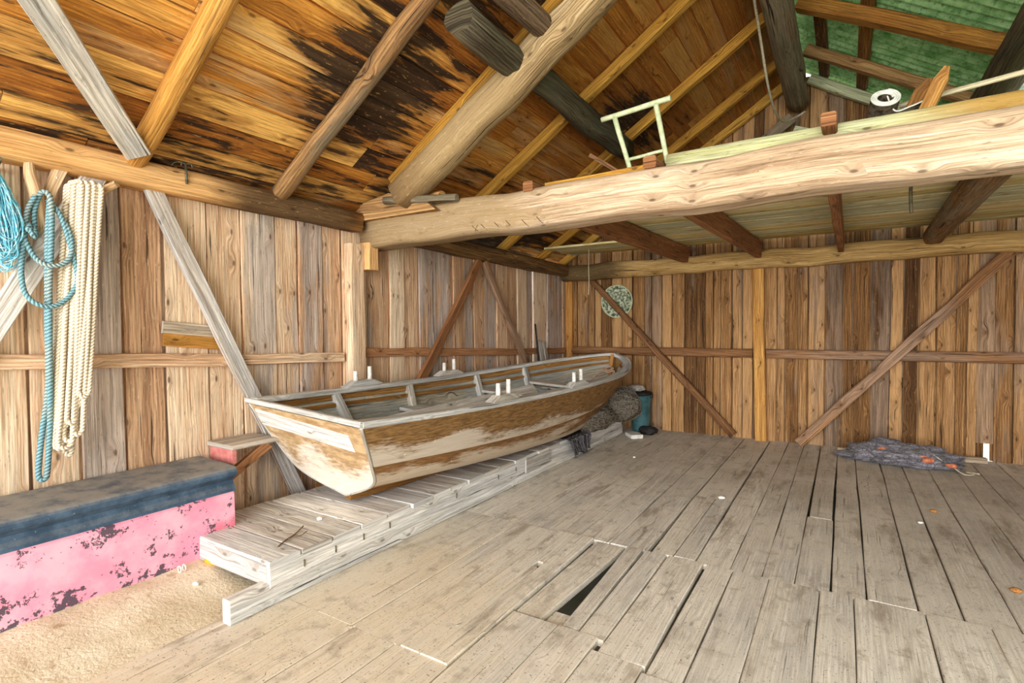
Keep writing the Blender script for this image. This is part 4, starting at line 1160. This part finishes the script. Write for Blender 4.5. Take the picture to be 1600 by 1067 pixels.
# ------------------------------------------------------------------ net on the floor with its plank and floats
mb = MB(); mb.board((-.05, 7.22, .035), (1.30, 7.42, .035), .075, .06, (0, 0, 1), jit=.004)
tag(mb.build('floor_plank', M_shelf), 'pale narrow plank lying on the floor under the grey fishing net', 'plank')
nc, nr_ = (.53, 7.03, .05), (.50, .24, .16)
nt = thing('fishing_net', 'grey purple fishing net heaped on the floor against the back wall', 'fishing net', (.53, 7.02, 0))
mb, dev0 = lumpy(nc, nr_, .30, 2.6, 44, 64, seed=44)
dev = dev0
for p in mb.v: p.z = max(p.z, .010+.004*mnoise.noise(p*20))
mb.build('net_heap', M_netgrey, nt)
mb = MB(); netting(mb, nc, nr_, dev, 230, .0021, zmin=.016); o = mb.build('net_threads', M_cordd, nt); o['kind'] = 'stuff'
mb = MB(); netting(mb, nc, nr_, dev, 90, .0016, zmin=.016, lift=1.03); o = mb.build('net_threads', M_cordg, nt); o['kind'] = 'stuff'
for px_, py_, pz_, ang in ((.36, 6.90, .155, .8), (.73, 6.86, .135, .1), (.745, 6.81, .10, .0), (.93, 6.84, .06, -.4)):
    mb = MB(); d = V((math.cos(ang), math.sin(ang), .1))*.05; c = V((px_, py_, pz_))
    mb.sweep([(math.cos(2*math.pi*j/12)*.026, math.sin(2*math.pi*j/12)*.026) for j in range(12)], [c-d, c-d*.8, c, c+d*.8, c+d], (0, 0, 1), scale=[.45, .85, 1, .85, .45], smooth=True)
    mb.build('float', M_float, nt)
mb = MB(); mb.tube(cat([(.95, 6.80, .05), (1.02, 6.74, .012), (1.10, 6.78, .012), (1.05, 6.86, .012), (1.15, 6.83, .012)], 6), .007, 6)
mb.tube(cat([(.78, 6.86, .16), (.83, 6.82, .13), (.86, 6.86, .10), (.80, 6.9, .13)], 5), .006, 6); mb.build('net_cord', M_cordl, nt)

# ------------------------------------------------------------------ loft things
LZ = 2.592
fr = thing('chair_frame', 'pale green painted wooden chair back frame standing on the loft edge', 'chair frame', (-1.25, 3.75, LZ))
def rod(a, b, r0, r1, name, par, mat):
    mb = MB(); mb.log(a, b, r0, r1, k=10, rough=.03, bend=.004); return mb.build(name, mat, par)
rod((-1.44, 3.75, 3.035), (-1.325, 3.80, LZ), .019, .017, 'upright', fr, M_green)
rod((-1.135, 3.75, 3.06), (-1.055, 3.80, LZ), .019, .017, 'upright', fr, M_green)
rod((-1.54, 3.75, 3.03), (-1.03, 3.75, 3.075), .019, .019, 'top_rail', fr, M_green)
rod((-1.35, 3.79, 2.715), (-1.09, 3.79, 2.735), .012, .012, 'rung', fr, M_green)
mb = MB(); mb.board((-1.64, 3.75, 2.79), (-1.38, 3.9, 2.61), .03, .02, (0, -1, 0), jit=.002)
tag(mb.build('loose_stick', M_brb), 'small dark broken stick beside the left foot of the pale green frame', 'stick')
rl = thing('felt_roll', 'rolled sheet of dark roofing felt with pale edge leaning on the loft', 'roll', (.19, 4.2, 2.75))
ctr = V((.213, 4.20, 2.945)); ax = V((-.10, .62, -.42)).normalized()
e1 = ax.cross(V((0, 0, 1))).normalized(); e2 = e1.cross(ax)
def spiral(f): 
    th = f*2*math.pi*3.2; r = .042+.040*f
    return e1*(r*math.cos(th))+e2*(r*math.sin(th))
N_ = 110
Ls = .52
mb = MB(); P = [[ctr+spiral(i/N_) for i in range(N_+1)], [ctr+ax*Ls*.5+spiral(i/N_) for i in range(N_+1)], [ctr+ax*Ls+spiral(i/N_) for i in range(N_+1)]]
tail = [spiral(1)+e1*.0]
th = 2*math.pi*3.2; tdir = (-e1*math.sin(th)+e2*math.cos(th)).normalized()
mb.grid(P, [[(i*.02, j*.26) for i in range(N_+1)] for j in range(3)])
tail = cat([spiral(1), spiral(1)+tdir*.02+V((.01, 0, -.02)), V((.05, 0, -.092)), V((.13, 0, -.085)), V((.21, .0, -.06))], 6)
mb.grid([[ctr+q for q in tail], [ctr+ax*Ls+q for q in tail]], [[(i*.03, 0) for i in range(len(tail))], [(i*.03, .5) for i in range(len(tail))]])
ob = mb.build('felt_sheet', M_felt, rl); md = ob.modifiers.new('t', 'SOLIDIFY'); md.thickness = .008; md.offset = 0
mb = MB(); mb.tube([ctr-ax*.004+spiral(i/N_) for i in range(N_+1)], .0068, 6); mb.tube([ctr-ax*.004+q for q in tail], .005, 6)
mb.build('felt_edge', M_feltedge, rl)['label'] = 'pale whitish edge of the felt roll'
def stake(p0, p1, w, t_, up, name, lab, mat=M_stake, point=True):
    mb = MB(); a = V(p0); b = V(p1); a_, b_ = w/2, t_/2
    pts = [a, a.lerp(b, .6), a.lerp(b, .84), b]
    mb.sweep([(-a_, -b_), (a_, -b_), (a_, b_), (-a_, b_)], pts, up, scale=[(1, 1), (1, 1), (1, 1), (.35, .8)] if point else None)
    return tag(mb.build(name, mat), lab, 'stake')
stake((.25, 4.3, LZ), (.445, 4.22, 3.02), .10, .03, (0, -1, .2), 'pointed_stake', 'broad pointed wooden stake on the loft right beside the felt roll')
stake((.33, 4.15, LZ), (.515, 4.12, 3.035), .075, .03, (-.2, -1, .1), 'pointed_stake', 'rounded wooden stake standing on the loft, right one of two by the pole')
mb = MB(); mb.log((.30, 4.35, 2.93), (1.6, 4.20, 3.02), .017, .016, k=10, rough=.03)
tag(mb.build('long_pole', M_pole), 'long pale pole lying across the loft behind the two stakes', 'pole')
mb = MB(); mb.board((.38, 4.6, 2.64), (1.2, 4.7, 2.70), .20, .08, (0, 0, 1), jit=.01)
tag(mb.build('dark_bundle', M_black), 'dark object lying on the loft behind the two stakes', 'bundle')
mb = MB(); mb.tube(cat([(-.66, 4.9, 4.25), (-.665, 5.4, 4.10), (-.655, 5.9, 3.86), (-.64, 6.4, 3.78), (-.60, 6.8, 3.80), (-.50, 7.1, 3.92), (-.40, 7.2, 4.0)], 6), .012, 7)
tag(mb.build('sagging_rope', M_cordl), 'thin pale rope sagging beside the ridge log', 'rope')

# ------------------------------------------------------------------ litter on the floor
def litter(name, lab, mat, c, r, cat_, seed):
    mb = MB(); crumple(mb, c, r, seed); return tag(mb.build(name, mat), lab, cat_)
dz_ = dirtz(-3.2, 1.6)
mb = MB(); c = V((-3.225, 1.54, dirtz(-3.225, 1.54)))
mb.tube([c+V((.018*math.cos(a), .0, .02+.018*math.sin(a))) for a in np.linspace(0, 6.28, 15)], .004, 5, caps=False)
mb.tube([c+V((.018*math.cos(a), .025, .02+.018*math.sin(a))) for a in np.linspace(0, 6.28, 15)], .004, 5, caps=False)
tag(mb.build('glass_ring', M_white), 'tiny clear ring lying on the dirt just in front of the pink chest', 'ring')
litter('paper_scrap', 'crumpled white scrap on the dirt between pink chest and platform', M_scrap, (-3.05, 1.54, dirtz(-3.05, 1.54)+.012), .022, 'scrap', 3)
litter('yellow_rag', 'yellow plastic piece on the ground between the pink chest and the platform', M_yel, (-3.20, 1.72, dirtz(-3.2, 1.72)+.012), .06, 'plastic', 8)
litter('paper_scrap', 'white scrap on the floor at the far end of the two short planks', M_scrap, (-.88, 4.80, .012), .03, 'scrap', 12)
litter('paper_scrap', 'small white scrap on the floor in front of the slipway far end', M_scrap, (-2.0, 5.8, .01), .018, 'scrap', 13)
litter('dry_leaf', 'curled brown leaf on the floor planks at the right of the photo', M_leaf, (.83, 3.95, .012), .028, 'leaf', 15)
litter('dry_leaf', 'orange brown leaf on the floor planks below the grey fishing net', M_leaf, (.62, 5.3, .012), .025, 'leaf', 17)
litter('paper_scrap', 'pale scrap on the floor planks left of the orange brown leaf', M_scrap, (.50, 4.95, .01), .018, 'scrap', 19)

# ------------------------------------------------------------------ light, camera
w = bpy.data.worlds.new('World'); sc.world = w; w.use_nodes = True
nt_ = w.node_tree; bg = nt_.nodes['Background']
sky = nt_.nodes.new('ShaderNodeTexSky'); sky.sky_type = 'HOSEK_WILKIE'; sky.turbidity = 7; sky.ground_albedo = .5
sky.sun_direction = V((.5, -.6, .62)).normalized()
mixn = nt_.nodes.new('ShaderNodeMix'); mixn.data_type = 'RGBA'; mixn.inputs[0].default_value = .8
nt_.links.new(sky.outputs[0], mixn.inputs[6]); mixn.inputs[7].default_value = (1.0, .985, .96, 1)
nt_.links.new(mixn.outputs[2], bg.inputs[0]); bg.inputs[1].default_value = 1.6
def area(name, loc, rot, size, sy, e, col):
    l = bpy.data.lights.new(name, 'AREA'); l.shape = 'RECTANGLE'; l.size = size; l.size_y = sy; l.energy = e; l.color = col
    o = bpy.data.objects.new(name, l); COL.objects.link(o); o.location = loc; o.rotation_euler = rot; return o
# added area lamp outside the open gable behind the viewer, standing in for daylight
area('daylight_fill', (.6, -7.5, 2.6), (math.radians(90), 0, 0), 9.0, 6.0, 1150, (.97, .985, 1))

sl = bpy.data.lights.new('sun', 'SUN'); sl.energy = 2.2; sl.angle = math.radians(3); sl.color = (1, .95, .86)
so = bpy.data.objects.new('sun', sl); COL.objects.link(so); so.location = (0, -6, 8)
so.rotation_euler = V((.12, -.36, .93)).to_track_quat('Z', 'Y').to_euler()
cam = bpy.data.cameras.new('camera'); co = bpy.data.objects.new('camera', cam); COL.objects.link(co)
X = V((0.84838218, -0.0086114, 0.5293142)); Yv = V((0.52933009, 0.0281015, -0.84795045)); Z = V((-0.00757248, 0.99956798, 0.02839908))
m = Matrix((X, Yv, Z)).to_4x4(); m.translation = (0, 0, 1.5)
co.matrix_world = m
cam.sensor_width = 36; cam.lens = 829.8/1600*36; cam.clip_start = .02
sc.camera = co
sc.view_settings.view_transform = 'Standard'; sc.view_settings.look = 'None'
sc.view_settings.gamma = 1; sc.view_settings.use_curve_mapping = False
sc.view_settings.exposure = .72
sc.cycles.diffuse_bounces = 8; sc.cycles.max_bounces = 12
GROUPS = {'rafter': 'rafters under the roof', 'principal_rafter': 'principal rafters of the truss', 'loft_joist': 'joists under the loft', 'wall_brace': 'diagonal wall braces',
          'wall_rail': 'horizontal wall rails', 'wall_plate': 'plates along the wall tops', 'post': 'upright posts on the walls', 'purlin': 'purlins under the roof', 'batten': 'battens under the corrugated roof',
          'fishing_net': 'fishing nets', 'rope_hank': 'rope hanks on the left wall', 'branch_hook': 'branch hooks on the left wall', 'pointed_stake': 'stakes on the loft', 'paper_scrap': 'white scraps',
          'dry_leaf': 'dry leaves on the floor', 'patch_board': 'patch boards on the left wall', 'leaning_board': 'boards leaning behind the boat', 'gable_plank': 'planks on the gable'}
for o in bpy.data.objects:
    if '_w' in o: del o['_w']
    k_ = o.name.split('.')[0]
    if o.parent is None and k_ in GROUPS: o['group'] = GROUPS[k_]
